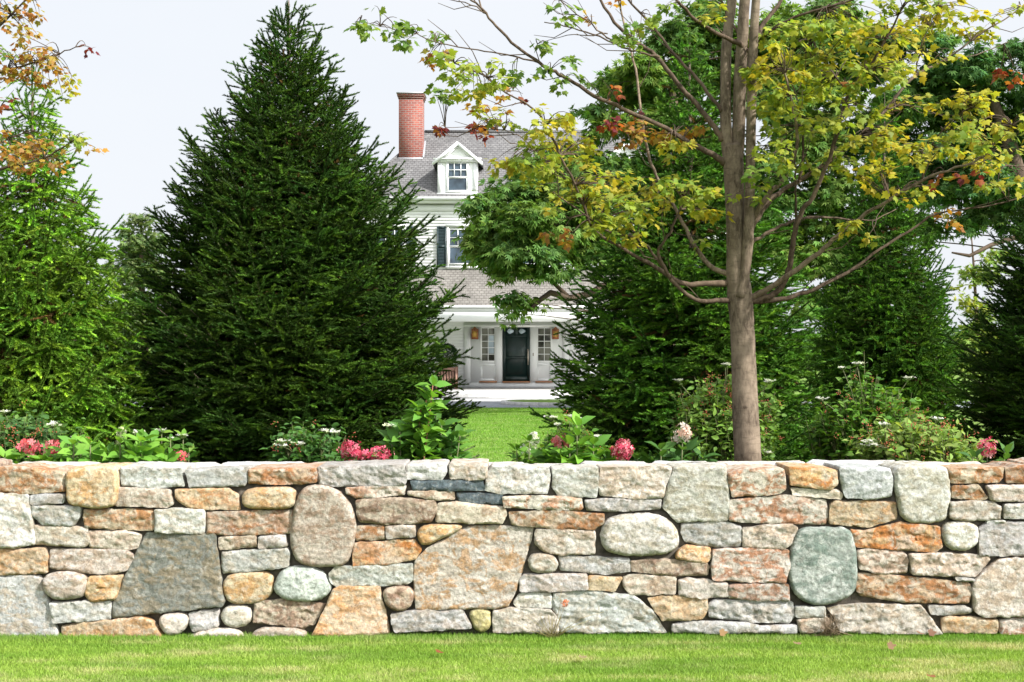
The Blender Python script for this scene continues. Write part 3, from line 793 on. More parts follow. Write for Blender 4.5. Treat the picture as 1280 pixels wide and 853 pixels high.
# porch
px0, px1 = -5.6, 7.9
r = MB(); r.poly([(px0, 49.2, 2.98), (px1, 49.2, 2.98), (px1-.0, HY-.03, 4.42), (px0+.0, HY-.03, 4.42)])
r.poly([(px0, 49.2, 2.93), (px0, HY-.03, 4.37), (px1, HY-.03, 4.37), (px1, 49.2, 2.93)]); r.poly([(px0, 49.2, 2.93), (px0, 49.2, 2.98), (px0, HY-.03, 4.42), (px0, HY-.03, 2.93)]); r.poly([(px1, 49.2, 2.93), (px1, 49.2, 2.98), (px1, HY-.03, 4.42), (px1, HY-.03, 2.93)])
pr = r.build('porch_roof', M_SHINGP, HOUSE)
t = MB(); t.box(px0-.04, px1+.04, 49.12, 49.195, 2.89, 2.985); t.build('porch_gutter', M_WHITE, pr)
t = MB(); t.box(px0+.06, px1-.06, 49.215, 49.50, 2.42, 2.888); t.box(px0+.03, px1-.03, 49.18, 49.212, 2.80, 2.885); t.build('porch_beam', M_WHITE, HOUSE)
t = MB(); t.box(px0+.1, px1-.1, 49.503, HY-.03, 2.64, 2.68); t.build('porch_ceiling', M_WHITE, HOUSE)
for x in (-5.3, -3.35, 2.9, 5.3, 7.6):
    c = MB(); c.lathe(x, 49.38, [(.0, -.045), (.16, -.045), (.16, .05), (.13, .06), (.125, .9), (.105, 2.25), (.13, 2.28), (.15, 2.33), (.15, 2.415), (0, 2.415)], 20)
    c.build('porch_column', M_WHITE, HOUSE, True)
t = MB(); t.box(px0, px1, 47.5, HY-.003, -.30, -.05); t.box(-2.7, 3.1, 47.06, 47.497, -.3, -.15); t.build('porch_floor', M_STEP, HOUSE)

# entry: panelled surround, sidelights, door
xl, xr, zt = -1.80, 2.17, 2.50
e = MB(); yb = HY-.025
e.box(xl, xr, yb-.03, yb, -.045, zt)                                   # backing
e.box(xl-.02, xr+.02, yb-.09, yb-.033, 2.24, 2.34); e.box(xl-.06, xr+.06, yb-.12, yb-.033, 2.44, 2.52)
e.box(xl, xr, yb-.06, yb-.033, -.045, .155)
xc = .16
for (a, b) in ((xl, xl+.24), (xr-.24, xr), (xc-.80, xc-.53), (xc+.53, xc+.80)): e.box(a, b, yb-.075, yb-.033, .157, 2.238)
e.build('entry_surround', M_WHITE, HOUSE)
for s in (-1, 1):
    m_ = xc+s*1.06; wd, z0, z1 = .47, .98, 2.20
    f = MB()
    f.box(m_-wd/2-.07, m_-wd/2, yb-.055, yb-.033, z0-.07, z1+.035); f.box(m_+wd/2, m_+wd/2+.07, yb-.055, yb-.033, z0-.07, z1+.035)
    f.box(m_-wd/2, m_+wd/2, yb-.0545, yb-.033, z0-.07, z0); f.box(m_-wd/2, m_+wd/2, yb-.0545, yb-.033, z1, z1+.035)
    f.box(m_-.012, m_+.012, yb-.05, yb-.034, z0, z1)
    for i in range(1, 5): q = z0+(z1-z0)*i/5; f.box(m_-wd/2, m_+wd/2, yb-.0485, yb-.0345, q-.012, q+.012)
    sl = f.build('sidelight', M_WHITE, HOUSE)
    g = MB(); g.poly([(m_-wd/2, yb-.036, z0), (m_+wd/2, yb-.036, z0), (m_+wd/2, yb-.036, z1), (m_-wd/2, yb-.036, z1)]); g.build('pane', M_GLASSW, sl)
    if s < 0:
        g = MB(); a, b = m_+.02, m_+wd/2-.02; g.poly([(a, yb-.042, z0+.27), (b, yb-.042, z0+.27), (b, yb-.042, z1-.27), (a, yb-.042, z1-.27)]); g.build('curtain', M_GLASSP, sl)
    f = MB(); f.box(m_-wd/2-.05, m_+wd/2+.05, yb-.05, yb-.034, .22, .30); f.box(m_-wd/2-.05, m_+wd/2+.05, yb-.05, yb-.034, .78, .86)
    f.box(m_-wd/2-.05, m_-wd/2+.02, yb-.049, yb-.034, .30, .78); f.box(m_+wd/2-.02, m_+wd/2+.05, yb-.049, yb-.034, .30, .78)
    f.build('lower_panel', M_WHITE, HOUSE)
    f = MB(); f.box(m_-wd/2-.1, m_+wd/2+.1, yb-.13, yb-.064, .155, .205); f.build('wood_sill', M_THRESH, HOUSE)
f = MB(); f.box(xc-.53, xc+.53, yb-.16, yb-.061, .157, .20); f.build('threshold', M_THRESH, HOUSE)
d = MB(); d.box(xc-.51, xc+.51, yb-.06, yb-.034, .203, 2.36)
for (a, b, q0, q1) in ((xc-.51, xc-.40, .203, 2.36), (xc+.40, xc+.51, .203, 2.36), (xc-.40, xc+.40, .203, .40), (xc-.40, xc+.40, 1.03, 1.15), (xc-.40, xc+.40, 1.88, 1.93), (xc-.40, xc+.40, 2.24, 2.36), (xc-.06, xc+.06, 1.93, 2.24)):
    d.box(a, b, yb-.072, yb-.061, q0, q1)
door = d.build('front_door', M_DARKG, HOUSE)
for s in (-1, 1):
    g = MB(); m_ = xc+s*.22; n = 14
    ring = [(m_+.12*math.cos(2*math.pi*k/n)*(1+.12*math.cos(4*2*math.pi*k/n)), 2.09+.095*math.sin(2*math.pi*k/n)*(1+.15*math.cos(3*2*math.pi*k/n))) for k in range(n)]
    g.prism(ring, 1, yb-.0665, yb-.0625); g.build('pane', M_GLASSP, door)  # sky reflections in the door glass, drawn as pale scalloped shapes
h = MB(); h.box(xc+.42, xc+.475, yb-.105, yb-.095, .82, 1.42); h.box(xc+.435, xc+.46, yb-.095, yb-.073, .88, .91); h.box(xc+.435, xc+.46, yb-.095, yb-.073, 1.33, 1.36); h.build('handle', M_STEEL, door)
t = MB(); t.box(xc+.62, xc+.66, yb-.09, yb-.076, 1.16, 1.27); t.build('doorbell', M_STEEL, HOUSE)
for m_ in (-1.36-.04, 1.64):
    l = MB(); y0, y1, z0 = yb-.30, yb-.10, 1.82
    l.box(m_-.115, m_+.115, y0, y1, z0, z0+.045); l.box(m_-.115, m_+.115, y0, y1, z0+.27, z0+.30)
    for a in (m_-.115, m_+.09):
        for b in (y0, y1-.025): l.box(a, a+.025, b, b+.025, z0+.045, z0+.27)
    l.lathe(m_, (y0+y1)/2, [(.15, z0+.30), (.07, z0+.38), (.05, z0+.40), (.02, z0+.43), (0, z0+.44)], 4); l.box(m_-.13, m_+.13, yb-.098, yb-.076, z0-.03, z0+.36)
    la = l.build('wall_lantern', M_COPPER, HOUSE)
    g = MB(); g.box(m_-.088, m_+.088, y0+.026, y1-.027, z0+.047, z0+.268); g.build('lamp_glass', M_WARM, la)

# slatted planter with a clipped ball beside the door
pl = thing('wooden_planter', 'slatted brown wooden planter on the porch at the left of the front door', 'planter', (-2.42, 50.9, -.05))
M_CEDAR = simple('cedar_slats', (.24, .135, .095), .7, var=.25, scale=9)
b = MB()
for s in np.linspace(-.36, .36, 8):
    b.box(-2.42+s-.035, -2.42+s+.035, 50.52, 50.545, .02, .72); b.box(-2.42+s-.035, -2.42+s+.035, 51.26, 51.285, .02, .72)
    b.box(-2.80, -2.775, 50.9+s-.035, 50.9+s+.035, .02, .72); b.box(-2.065, -2.04, 50.9+s-.035, 50.9+s+.035, .02, .72)
b.build('slats', M_CEDAR, pl)
b = MB(); b.box(-2.83, -2.01, 50.49, 50.518, .62, .74); b.box(-2.83, -2.01, 51.287, 51.31, .62, .74); b.box(-2.83, -2.802, 50.52, 51.285, .62, .74); b.box(-2.038, -2.01, 50.52, 51.285, .62, .74)
for x in (-2.83, -2.09):
    for y in (50.46, 51.29): b.box(x, x+.08, y, y+.055, -.05, .78)
b.build('frame', M_CEDAR, pl)
b = MB(); b.box(-2.77, -2.07, 50.55, 51.25, .1, .66); b.build('soil', M_BED, pl)
bx = thing('boxwood_ball', 'dark clipped round boxwood growing in the slatted porch planter', 'shrub', (-2.42, 50.9, .66))
b = MB(); b.tube([(-2.42, 50.9, .62), (-2.42, 50.9, 1.2)], .03, 6); b.build('stem', M_BARKD, bx)
rb = np.random.default_rng(3); n = 5000; D = nrm(rb.normal(size=(n, 3))); pos = np.array([-2.42, 50.9, 1.22])+D*(.40*rb.uniform(.75, 1.03, (n, 1)))
X, Yv, Z = frames(nrm(D+rb.normal(0, .7, (n, 3))), rb.normal(size=(n, 3)))
b = MB(); b.scatter([(-.5, 0, 0), (0, .4, .1), (.5, 0, 0), (0, 1, 0)], [(0, 2, 1), (0, 1, 3), (1, 2, 3)], pos, X, Yv, Z, np.stack([np.full(n, .03), np.full(n, .05), np.full(n, .05)], 1), np.array([.025, .06, .02])*rb.uniform(.6, 1.4, (n, 1)))
b.build('foliage', M_LEAF, bx)
# ---------------------------------------------------------------- spruces
def spruce_parts(Ht, prof, seed, droop, base_col, root, trunk_r, n_br=230, dens=230, top_up=60, tipc=(2.0, 1.75, 1.2), vig=1.0):
    """prof: (height fraction from ground, radius m). Trunk with limbs, and a crown of needled shoots."""
    r = np.random.default_rng(seed)
    ph, pr = zip(*prof)
    wood = MB(); P0 = []; P1 = []; CC = []; DN = []
    bc = np.array(base_col)
    wood.tube([(0, 0, 0), (.01, 0, Ht*.5), (0, .01, Ht*.92), (0, 0, Ht)], [trunk_r, trunk_r*.6, trunk_r*.14, .006], 7)
    def shoot(p, d, L, c, dn=1.0):
        P0.append(p); P1.append(p+d*L); CC.append(c); DN.append(dn)
    ga = 0
    up = np.array([0, 0, 1.0])
    # branch tips spread by the area of the crown's surface
    hs = np.linspace(.04, .985, 400); wts = np.interp(hs, ph, pr)+.30; cdf = np.cumsum(wts); cdf /= cdf[-1]
    for k in range(n_br):
        u = (k+.5+r.uniform(-.4, .4))/n_br
        ht = np.interp(u, cdf, hs); wh = .27/Ht; ht += .32*wh*math.sin(2*math.pi*ht/wh)/2*(-1)
        R = max(.06, np.interp(ht, ph, pr)*(r.uniform(.80, 1.0) if r.random() > .12 else r.uniform(1.0, 1.12)))
        ga += 2.39996+r.uniform(-.5, .5)
        el = math.radians(np.interp(ht, [0, .3, .6, .85, 1], [-6, 6, 22, 45, top_up])+r.uniform(-6, 6))
        rise = R*math.tan(el); zt = ht*Ht; zb = max(.12, min(zt-rise, Ht*.97))
        dirh = np.array([math.cos(ga), math.sin(ga), 0])
        m = 9; s = np.linspace(0, 1, m)
        bend = np.array([-math.sin(ga), math.cos(ga), 0])*r.uniform(-.12, .12)*R
        sag = R*(.10+.10*droop)*np.sin(s*math.pi)+R*droop*.10*s**2
        ax = dirh[None]*R*s[:, None]+bend[None]*(s**2)[:, None]+up[None]*(zb+(zt-zb)*s**1.25-sag+.05*R*s**4)[:, None]
        wood.tube(ax[::2], np.linspace(.004+.005*R, .002, 5), 4, cap=False)
        tone = bc*r.uniform(.65, 1.4)*np.array([r.uniform(.9, 1.25), 1, r.uniform(.8, 1.2)])
        L = np.linalg.norm(np.diff(ax, axis=0), axis=1).sum()
        def at(q):
            i = min(int(q*(m-1)), m-2); f = q*(m-1)-i
            return ax[i]*(1-f)+ax[i+1]*f, nrm(ax[i+1]-ax[i])
        q = max(.12, 1-1.15/max(L, .3)) if L > .5 else .05
        while q < 1:                                             # needles on the limb itself
            p, t = at(q); st_ = min(.07/L, 1-q); p2, _ = at(min(1, q+st_)); shoot(p, nrm(p2-p+1e-6), np.linalg.norm(p2-p)+.01, tone, .7 if q < .6 else 1); q += st_+1e-4
        p, t = at(1); shoot(p, nrm(t+up*.15), .08*vig, tone*1.1)
        q = max(.14, 1-1.15/max(L, .3)); side = 1
        while q < .99:
            p, t = at(q)
            lat = nrm(np.cross(t, up)+1e-6)*side; side = -side
            l2 = min(.50*(1-q)*L+.15, .46)*r.uniform(.7, 1.15)*vig
            a = math.radians(r.uniform(40, 62))
            d2 = nrm(t*math.cos(a)+lat*math.sin(a)+up*(r.normal(.05, .16)-droop*r.uniform(.2, .8)))
            tn = tone*r.uniform(.7, 1.35)
            if q < .55 and r.random() < .10: tn = np.array([.075, .05, .022])
            dn = .6 if q < .45 else 1
            # the side twig bends a little (down when drooping, up otherwise)
            pm = p+d2*l2*.5; d3 = nrm(d2+up*(-.35*droop+.12)); 
            shoot(p, d2, l2*.5, tn, dn); shoot(pm, d3, l2*.5, tn*np.array(tipc)**.5, dn)
            if l2 > .16:
                x = .05; sd2 = 1
                n2 = nrm(np.cross(d2, lat if abs(d2@lat) < .9 else t)+1e-6); lt2 = nrm(np.cross(d2, up)+1e-6)
                while x < l2*.92:
                    a2 = math.radians(r.uniform(35, 58)); ll = min((l2-x)*.6+.09, .21)*r.uniform(.75, 1.2)
                    pp = p+d2*min(x, l2*.5)+d3*max(0, x-l2*.5)
                    dd = nrm(d2*math.cos(a2)+lt2*sd2*math.sin(a2)+up*r.normal(0, .18)-up*droop*r.uniform(.1, .8))
                    fresh = r.random() < .45
                    shoot(pp, dd, ll, tn*(np.array(tipc) if fresh else 1), dn); x += .10; sd2 = -sd2
            q += .105/L*r.uniform(.8, 1.2)
    # leader and its ring of upright shoots
    for k in range(6): shoot(np.array([0, 0, Ht*.93+k*.05]), up, .07, bc, 1)
    P0, P1, CC, DN = np.array(P0), np.array(P1), np.array(CC), np.array(DN)
    Ls = np.linalg.norm(P1-P0, axis=1); D = nrm(P1-P0)
    cnt = np.maximum(4, (Ls*dens*DN).astype(int)); idx = np.repeat(np.arange(len(Ls)), cnt); n = len(idx)
    T = r.uniform(0, 1, n); an = r.uniform(0, 2*math.pi, n)
    Dd = D[idx]; ref = nrm(np.cross(Dd, np.where(np.abs(Dd[:, 2:3]) > .8, [1.0, 0, 0], [0, 0, 1.0]))); rf2 = np.cross(Dd, ref)
    rad = np.cos(an)[:, None]*ref+np.sin(an)[:, None]*rf2
    pos = P0[idx]+Dd*(Ls[idx]*T)[:, None]
    nd = nrm(Dd*(.72+.40*T)[:, None]+rad*.66+np.array([0, 0, .10]))
    ln = r.uniform(.026, .038, n)*np.where(T > .9, .85, 1)
    X, Yv, Z = frames(nd, np.cross(nd, rad)+1e-4)
    C = CC[idx]*r.uniform(.7, 1.3, (n, 1))
    cr = MB(); cr.scatter([(-.5, 0, 0), (.5, 0, 0), (0, 1, 0)], [(0, 1, 2)], pos, Z, Yv, X, np.stack([np.full(n, .0115), ln, ln], 1), C)
    n = len(Ls); X, Yv, Z = frames(D, np.tile([.3, -.9, .2], (n, 1)))
    cr.scatter([(-.5, 0, 0), (.5, 0, 0), (0, 1, 0)], [(0, 1, 2)], P0, X, Yv, Z, np.stack([np.full(n, .004), Ls, Ls], 1), np.array([.075, .06, .025]))
    o0 = Vector(root.location); root.location = (0, 0, 0)
    wood.build('trunk', M_BARKD, root); cr.build('crown', M_NEEDLE, root)
    root.location = o0
    print('spruce shoots', len(Ls), 'needles', len(idx))

def spot(px, Y): p = P(px, 426.5, Y); return (p.x, Y, ground_z(Y))
SPR = 'spruces planted behind the stone wall'
big = thing('spruce_tree', 'broad dark green spruce, tallest cone standing left of the house', 'spruce tree', spot(361, 14.0), SPR)
spruce_parts(5.28, [(0, 1.45), (.06, 1.62), (.2, 1.73), (.36, 1.68), (.44, 1.57), (.52, 1.42), (.68, 1.10), (.82, .62), (.93, .27), (1, .03)], 21, .12, (.026, .066, .008), big, .085, 800, 380, 66, vig=1.0)
lef = thing('spruce_tree', 'slim bright green spruce with hanging twigs, at the left edge of the picture', 'spruce tree', spot(40, 13.0), SPR)
spruce_parts(4.42, [(0, 1.12), (.1, 1.2), (.3, 1.12), (.5, .95), (.66, .74), (.76, .50), (.84, .30), (.92, .15), (1, .02)], 22, .85, (.095, .21, .022), lef, .07, 430, 400, 55, vig=1.0)
mid = thing('spruce_tree', 'green spruce standing behind the maple trunk, right of the front door', 'spruce tree', spot(862, 13.0), SPR)
spruce_parts(4.72, [(0, 1.22), (.1, 1.36), (.25, 1.33), (.45, 1.18), (.62, .80), (.8, .38), (.92, .14), (1, .04)], 23, .42, (.044, .120, .013), mid, .08, 520, 400, 60)
copy_thing(mid, spot(1106, 16.6), 2.1, (.76, .76, 1.04), 'shaded spruce between the maple trunk and the right edge, above the pale green shrubs')
copy_thing(big, spot(1376, 13.4), 4.0, (.82, .82, .80), 'dark spruce cut by the right edge of the picture')
# ---------------------------------------------------------------- broadleaf trees
LV = [(0, 0, 0), (-.5, .35, .06), (0, .40, -.03), (.5, .35, .06), (0, 1, -.10)]
LF = [(0, 2, 1), (0, 3, 2), (1, 2, 4), (2, 3, 4)]
# five-lobed maple leaf, stem end at the origin
_ml = [(0, 0), (.16, -.06), (.42, .02), (.36, .18), (.58, .36), (.40, .42), (.44, .58), (.20, .56), (.14, .74), (0, 1.0)]
MLV = [(0, .32, .03)]+[(x, y, -.10*abs(x)-.06*y*y) for x, y in _ml]+[(-x, y, -.10*abs(x)-.06*y*y) for x, y in _ml[-2:0:-1]]
MLF = [(0, i, i+1) for i in range(1, len(MLV)-1)]+[(0, len(MLV)-1, 1)]

def broad_tree(root, trunk_pts, trunk_r, clumps, Y, seed, size, dens, cols, mat_, limbs=(), bark_m=None, droop=.6, width=.30):
    """clumps: (px, py, rx, ry, depth offset m); every clump hangs on its own limb"""
    r = np.random.default_rng(seed); wood = MB(); fo = MB()
    tp = [P(x, y, Y+dy) for x, y, dy in trunk_pts]
    wood.tube(tp, trunk_r, 9, (.7, .65, .6), wob=.05, rng=r)
    tpa = np.array([tuple(p) for p in tp])
    for ln in limbs: wood.tube([P(x, y, Y+dy) for x, y, dy, w in ln], [w*.8 for x, y, dy, w in ln], 6, (.5, .46, .42))
    for (px, py, rx, ry, dy) in clumps:
        c = np.array(P(px, py, Y+dy)); sx, sz = rx/FPX*Y, ry/FPX*Y; sy = (sx+sz)/2*1.1
        dl = np.linspace(0, len(tpa)-1, 40); dense = np.stack([np.interp(dl, np.arange(len(tpa)), tpa[:, q]) for q in range(3)], 1); i = np.argmin(np.abs(dense[:, 2]-(c[2]-.12*np.linalg.norm(c[:2]-tpa[len(tpa)//2, :2])))); b = dense[i]
        mid_ = (b+c)/2+np.array([0, 0, .06*np.linalg.norm(c-b)]); 
        t_ = np.linspace(0, 1, 6)[:, None]; cv = (1-t_)**2*b+2*t_*(1-t_)*mid_+t_**2*c
        wood.tube(cv, np.linspace(.028, .008, 6)*max(.6, size*4.5), 5, (.55, .5, .45), cap=False)
        n = int(dens*(sx*sz+sx*sy+sy*sz)*2.2)
        D = nrm(r.normal(size=(n, 3))); D[:, 2] = np.where(D[:, 2] < -.5, -D[:, 2]*.6, D[:, 2])
        lump = np.array([.82+.35*noise.noise(Vector(d*2.2)+Vector((px, py, 0))) for d in D])
        rr = np.clip(r.uniform(.35, 1.0, n)**.45*lump*1.12, .1, 1.35)
        sub = r.integers(0, max(8, n//26), n); sc_ = r.uniform(.30, 1.0, sub.max()+1)**.5; sD = nrm(r.normal(size=(sub.max()+1, 3))); sD[:, 2] = np.where(sD[:, 2] < -.5, -sD[:, 2]*.6, sD[:, 2])
        sl_ = np.array([.85+.45*noise.noise(Vector(d*2.2)+Vector((px, py, 0))) for d in sD]); sp_ = sD*(sc_*sl_*1.1)[:, None]*np.array([sx, sy, sz])
        pos = c+sp_[sub]+r.normal(0, 1, (n, 3))*np.array([.16, .16, .09])*size/.2; D = nrm(sD[sub]+r.normal(0, .25, (n, 3)))
        for tw in range(max(3, n//60)):
            e = pos[r.integers(n)]; wood.tube([c, (c+e)/2+np.array([0, 0, .05]), e], [.014, .009, .004], 3, cap=False)
        out = nrm(D*np.array([1, 1, .5])+r.normal(0, .5, (n, 3))-np.array([0, 0, droop]))
        tone = np.array(cols[r.integers(len(cols))])*r.uniform(.85, 1.2)
        C = tone*r.uniform(.6, 1.35, (n, 1))*np.stack([r.uniform(.85, 1.3, n), np.ones(n), r.uniform(.8, 1.2, n)], 1)
        Xb, Yb, Zb = frames(out, np.tile([0, 0, .6], (n, 1))+.8*D+r.normal(0, .35, (n, 3)))
        for th, s in ((0, 1), (.55, .92), (-.55, .92), (1.15, .7), (-1.15, .7)):
            d = Yb*math.cos(th)+Xb*math.sin(th); x2 = Xb*math.cos(th)-Yb*math.sin(th)
            L = size*s*r.uniform(.8, 1.2, n)
            fo.scatter(LV, LF, pos, x2, d, Zb, np.stack([L*width, L, L], 1), C)
    wood.build('trunk', bark_m or M_BARKD, root); fo.build('crown', mat_, root)

ash = thing('shade_tree', 'large deep green broadleaf tree hanging in front of the right half of the house', 'tree', tuple(P(815, 426.5, 36))[:2]+(-.25,), 'broadleaf trees beyond the spruces')
GC = [(.12, .22, .044), (.145, .25, .05), (.095, .19, .044)]
cl = [(606, 262, 22, 20, -2.5), (632, 285, 36, 30, -2.8), (603, 305, 22, 22, -2.2), (648, 248, 36, 24, -2), (655, 315, 40, 30, -3), (625, 318, 26, 20, -2.6), (642, 345, 26, 15, -2.6), (638, 378, 17, 9, -2.8), (640, 392, 9, 8, -2.8),
      (690, 290, 40, 36, -2.4), (692, 340, 26, 16, -2.5), (725, 262, 44, 36, -2), (742, 318, 32, 38, -1.6), (682, 214, 42, 28, -1), (672, 384, 12, 5, -2.4), (720, 205, 40, 30, .6), (660, 275, 30, 24, -3.2),
      (745, 148, 22, 20, 0), (765, 112, 30, 24, .4), (800, 100, 36, 34, -.6), (840, 62, 38, 34, 0), (885, 28, 42, 30, .6), (880, 100, 38, 40, .8), (780, 165, 40, 30, -.4), (835, 170, 40, 36, -1), (890, 190, 40, 36, .5), (775, 225, 36, 30, -1), (840, 240, 40, 34, 0),
      (945, 60, 40, 36, .2), (990, 40, 40, 34, .8), (960, 140, 42, 38, -.4), (1010, 120, 36, 34, .4), (1000, 200, 36, 34, .6), (950, 225, 36, 34, 0), (1040, 180, 24, 28, .8), (1030, 60, 34, 30, 0), (690, 250, 50, 40, -1), (650, 290, 50, 40, -1.5), (720, 300, 44, 44, -.6), (770, 240, 50, 44, 1), (815, 130, 46, 44, 1), (870, 60, 44, 44, 1), (920, 110, 46, 46, 1), (900, 240, 50, 50, 1), (980, 90, 50, 46, 1.6), (1020, 170, 46, 46, 1.6), (980, 260, 46, 40, 1), (1050, 110, 36, 40, 1.4), (1045, 240, 36, 40, 1), (1040, 30, 44, 36, 1), (1075, 60, 30, 30, 1), (1040, 325, 44, 40, 1), (1042, 280, 44, 30, 1), (985, 300, 36, 26, 1), (1000, 330, 36, 40, 1), (1070, 360, 40, 40, 1), (1030, 385, 36, 34, 1)]
broad_tree(ash, [(830, 520, 0), (828, 400, 0), (822, 300, 0), (830, 180, 0), (850, 80, 0), (860, 30, 0)], [.36, .30, .25, .19, .12, .05], cl, 36, 31, .20, 210, GC, M_FAR,
  limbs=[[(826, 350, 0, .17), (770, 352, -.8, .14), (735, 368, -1.4, .12), (712, 373, -1.9, .11), (688, 366, -2.2, .095), (674, 376, -2.4, .08), (662, 388, -2.6, .06), (655, 384, -2.7, .03)],
         [(712, 373, -1.9, .08), (690, 352, -2.2, .06), (665, 335, -2.5, .04), (640, 340, -2.6, .03)], [(824, 330, 0, .15), (770, 318, -1, .1), (720, 300, -2, .07), (680, 295, -2.5, .04)]])
oak = thing('shade_tree', 'dark green broadleaf tree rising behind the yellow side of the maple at the upper right', 'tree', tuple(P(1245, 426.5, 36))[:2]+(-.25,), 'broadleaf trees beyond the spruces')
cl = [(1125, 140, 36, 30, 0), (1175, 100, 36, 34, .5), (1160, 60, 34, 26, 0), (1215, 85, 34, 28, -.5), (1262, 110, 34, 30, 0), (1230, 150, 36, 26, 1), (1185, 190, 40, 28, -.5), (1120, 215, 36, 28, .5), (1090, 100, 34, 34, 1), (1080, 180, 30, 34, 1),
      (1262, 190, 36, 28, .5), (1232, 232, 36, 24, -.6), (1180, 248, 36, 24, 0), (1275, 255, 30, 22, 0), (1268, 288, 26, 16, 0), (1230, 272, 30, 18, .4), (1205, 284, 20, 12, 0), (1310, 150, 40, 50, 0), (1320, 240, 40, 46, 0), (1150, 290, 40, 24, .8), (1090, 270, 36, 26, .8), (1110, 60, 30, 24, 0), (1150, 150, 50, 44, 1.5), (1210, 120, 50, 44, 1.5), (1200, 220, 50, 40, 1.5), (1120, 240, 46, 40, 1.5), (1250, 180, 46, 46, 1.5), (1275, 70, 26, 24, 0), (1250, 260, 44, 34, 1.2), (1110, 170, 44, 44, 1.5), (1075, 300, 30, 30, 1)]
broad_tree(oak, [(1312, 520, 0), (1306, 400, 0), (1290, 280, 0), (1262, 180, 0), (1236, 110, 0), (1226, 85, 0)], [.34, .30, .25, .18, .10, .05], cl, 36, 32, .20, 190, [(.095, .20, .055), (.115, .225, .058), (.075, .17, .05)], M_FAR,
  limbs=[[(1292, 290, 0, .10), (1240, 306, -.6, .075), (1212, 320, -1, .06), (1190, 316, -1.2, .03)]])
pale = thing('field_tree', 'thin pale yellow-green tree glimpsed in the gap left of the right-hand spruce', 'tree', tuple(P(1218, 426.5, 58))[:2]+(-.25,))
broad_tree(pale, [(1222, 445, 0), (1220, 380, 0), (1217, 330, 0), (1214, 290, 0)], [.09, .07, .05, .02], [(1212, 425, 22, 20, 0), (1232, 350, 16, 20, 0), (1225, 392, 18, 18, .5), (1205, 375, 9, 16, 0), (1238, 325, 14, 14, 0), (1216, 345, 8, 18, 0), (1205, 455, 28, 20, 0), (1245, 440, 24, 24, 0)], 58, 33, .26, 70, [(.26, .32, .06), (.20, .30, .06)], M_FAR, droop=.2)
pal2 = thing('field_tree', 'small pale green tree top showing left of the big dark spruce', 'tree', tuple(P(176, 426.5, 44))[:2]+(-.25,))
broad_tree(pal2, [(180, 445, 0), (178, 380, 0), (176, 300, 0)], [.16, .12, .04], [(177, 282, 15, 16, 0), (164, 305, 18, 20, 0), (188, 308, 20, 22, 0), (155, 345, 24, 26, 0), (182, 355, 30, 34, 0), (158, 395, 28, 30, 0), (190, 420, 32, 32, 0), (150, 435, 26, 26, 0), (172, 330, 20, 24, .5)], 44, 34, .18, 190, [(.16, .24, .09), (.14, .22, .08)], M_FAR, droop=.3)
# far tree line that closes the horizon
tl = MB(); r = np.random.default_rng(9); n = 52000
x = r.uniform(-75, 75, n); top = 4.2+1.8*np.array([noise.noise(Vector((a*.09, 3, 1)))+.6*noise.noise(Vector((a*.4, 5, 1))) for a in x]); top = np.where((x > 12) & (x < 40), top*.6, top)
z = r.uniform(0, 1, n)**.8*top; y = 92+r.uniform(-4, 4, n)+.6*z
D = nrm(r.normal(size=(n, 3))); X, Yv, Z = frames(D, r.normal(size=(n, 3)))
tl.scatter(LV, LF, np.stack([x, y, z-.25], 1), X, Yv, Z, np.stack([np.full(n, .3), np.full(n, .45), np.full(n, .45)], 1), np.array([.06, .115, .035])*r.uniform(.6, 1.4, (n, 1)))
tag(tl.build('far_treeline', M_LEAF), 'distant row of green field trees closing the horizon', 'woods', kind='stuff')

# ---------------------------------------------------------------- the maple in front
MY = 10.0
PALS = {'g': [(.13, .22, .030), (.10, .19, .03), (.17, .25, .035)], 'y': [(.37, .35, .03), (.30, .32, .03), (.42, .35, .038), (.23, .29, .028)],
        'm': [(.23, .30, .03), (.17, .26, .028), (.31, .34, .034)], 'o': [(.40, .21, .03), (.38, .26, .04), (.32, .13, .03), (.25, .23, .035), (.30, .16, .04)],
        'r': [(.22, .04, .025), (.30, .085, .025), (.14, .02, .025), (.34, .14, .03)]}
def limb_pts(pts, k, y0=0.0):
    """traced limb: the depth leaves the trunk at slope k as the limb runs out"""
    out = []; d = 0; prev = None
    for p in pts:
        if prev is not None: d += math.hypot(p[0]-prev[0], p[1]-prev[1])/FPX*MY
        prev = p; out.append((p[0], p[1], MY+y0+k*d, p[2]/FPX*MY/2))
    return out
def smooth_path(q, n=4):
    q = np.array(q, float); out = []
    for i in range(len(q)-1):
        p0, p1, p2, p3 = q[max(i-1, 0)], q[i], q[i+1], q[min(i+2, len(q)-1)]
        for t in np.arange(n)/n:
            out.append(.5*((2*p1)+(-p0+p2)*t+(2*p0-5*p1+4*p2-p3)*t*t+(-p0+3*p1-3*p2+p3)*t**3))
    out.append(q[-1]); return np.array(out)
maple = thing('maple_tree', 'maple with grey trunk and yellowing leaves growing just behind the wall', 'maple tree', tuple(P(937, 426.5, MY))[:2]+(0,), 'maples behind the wall')
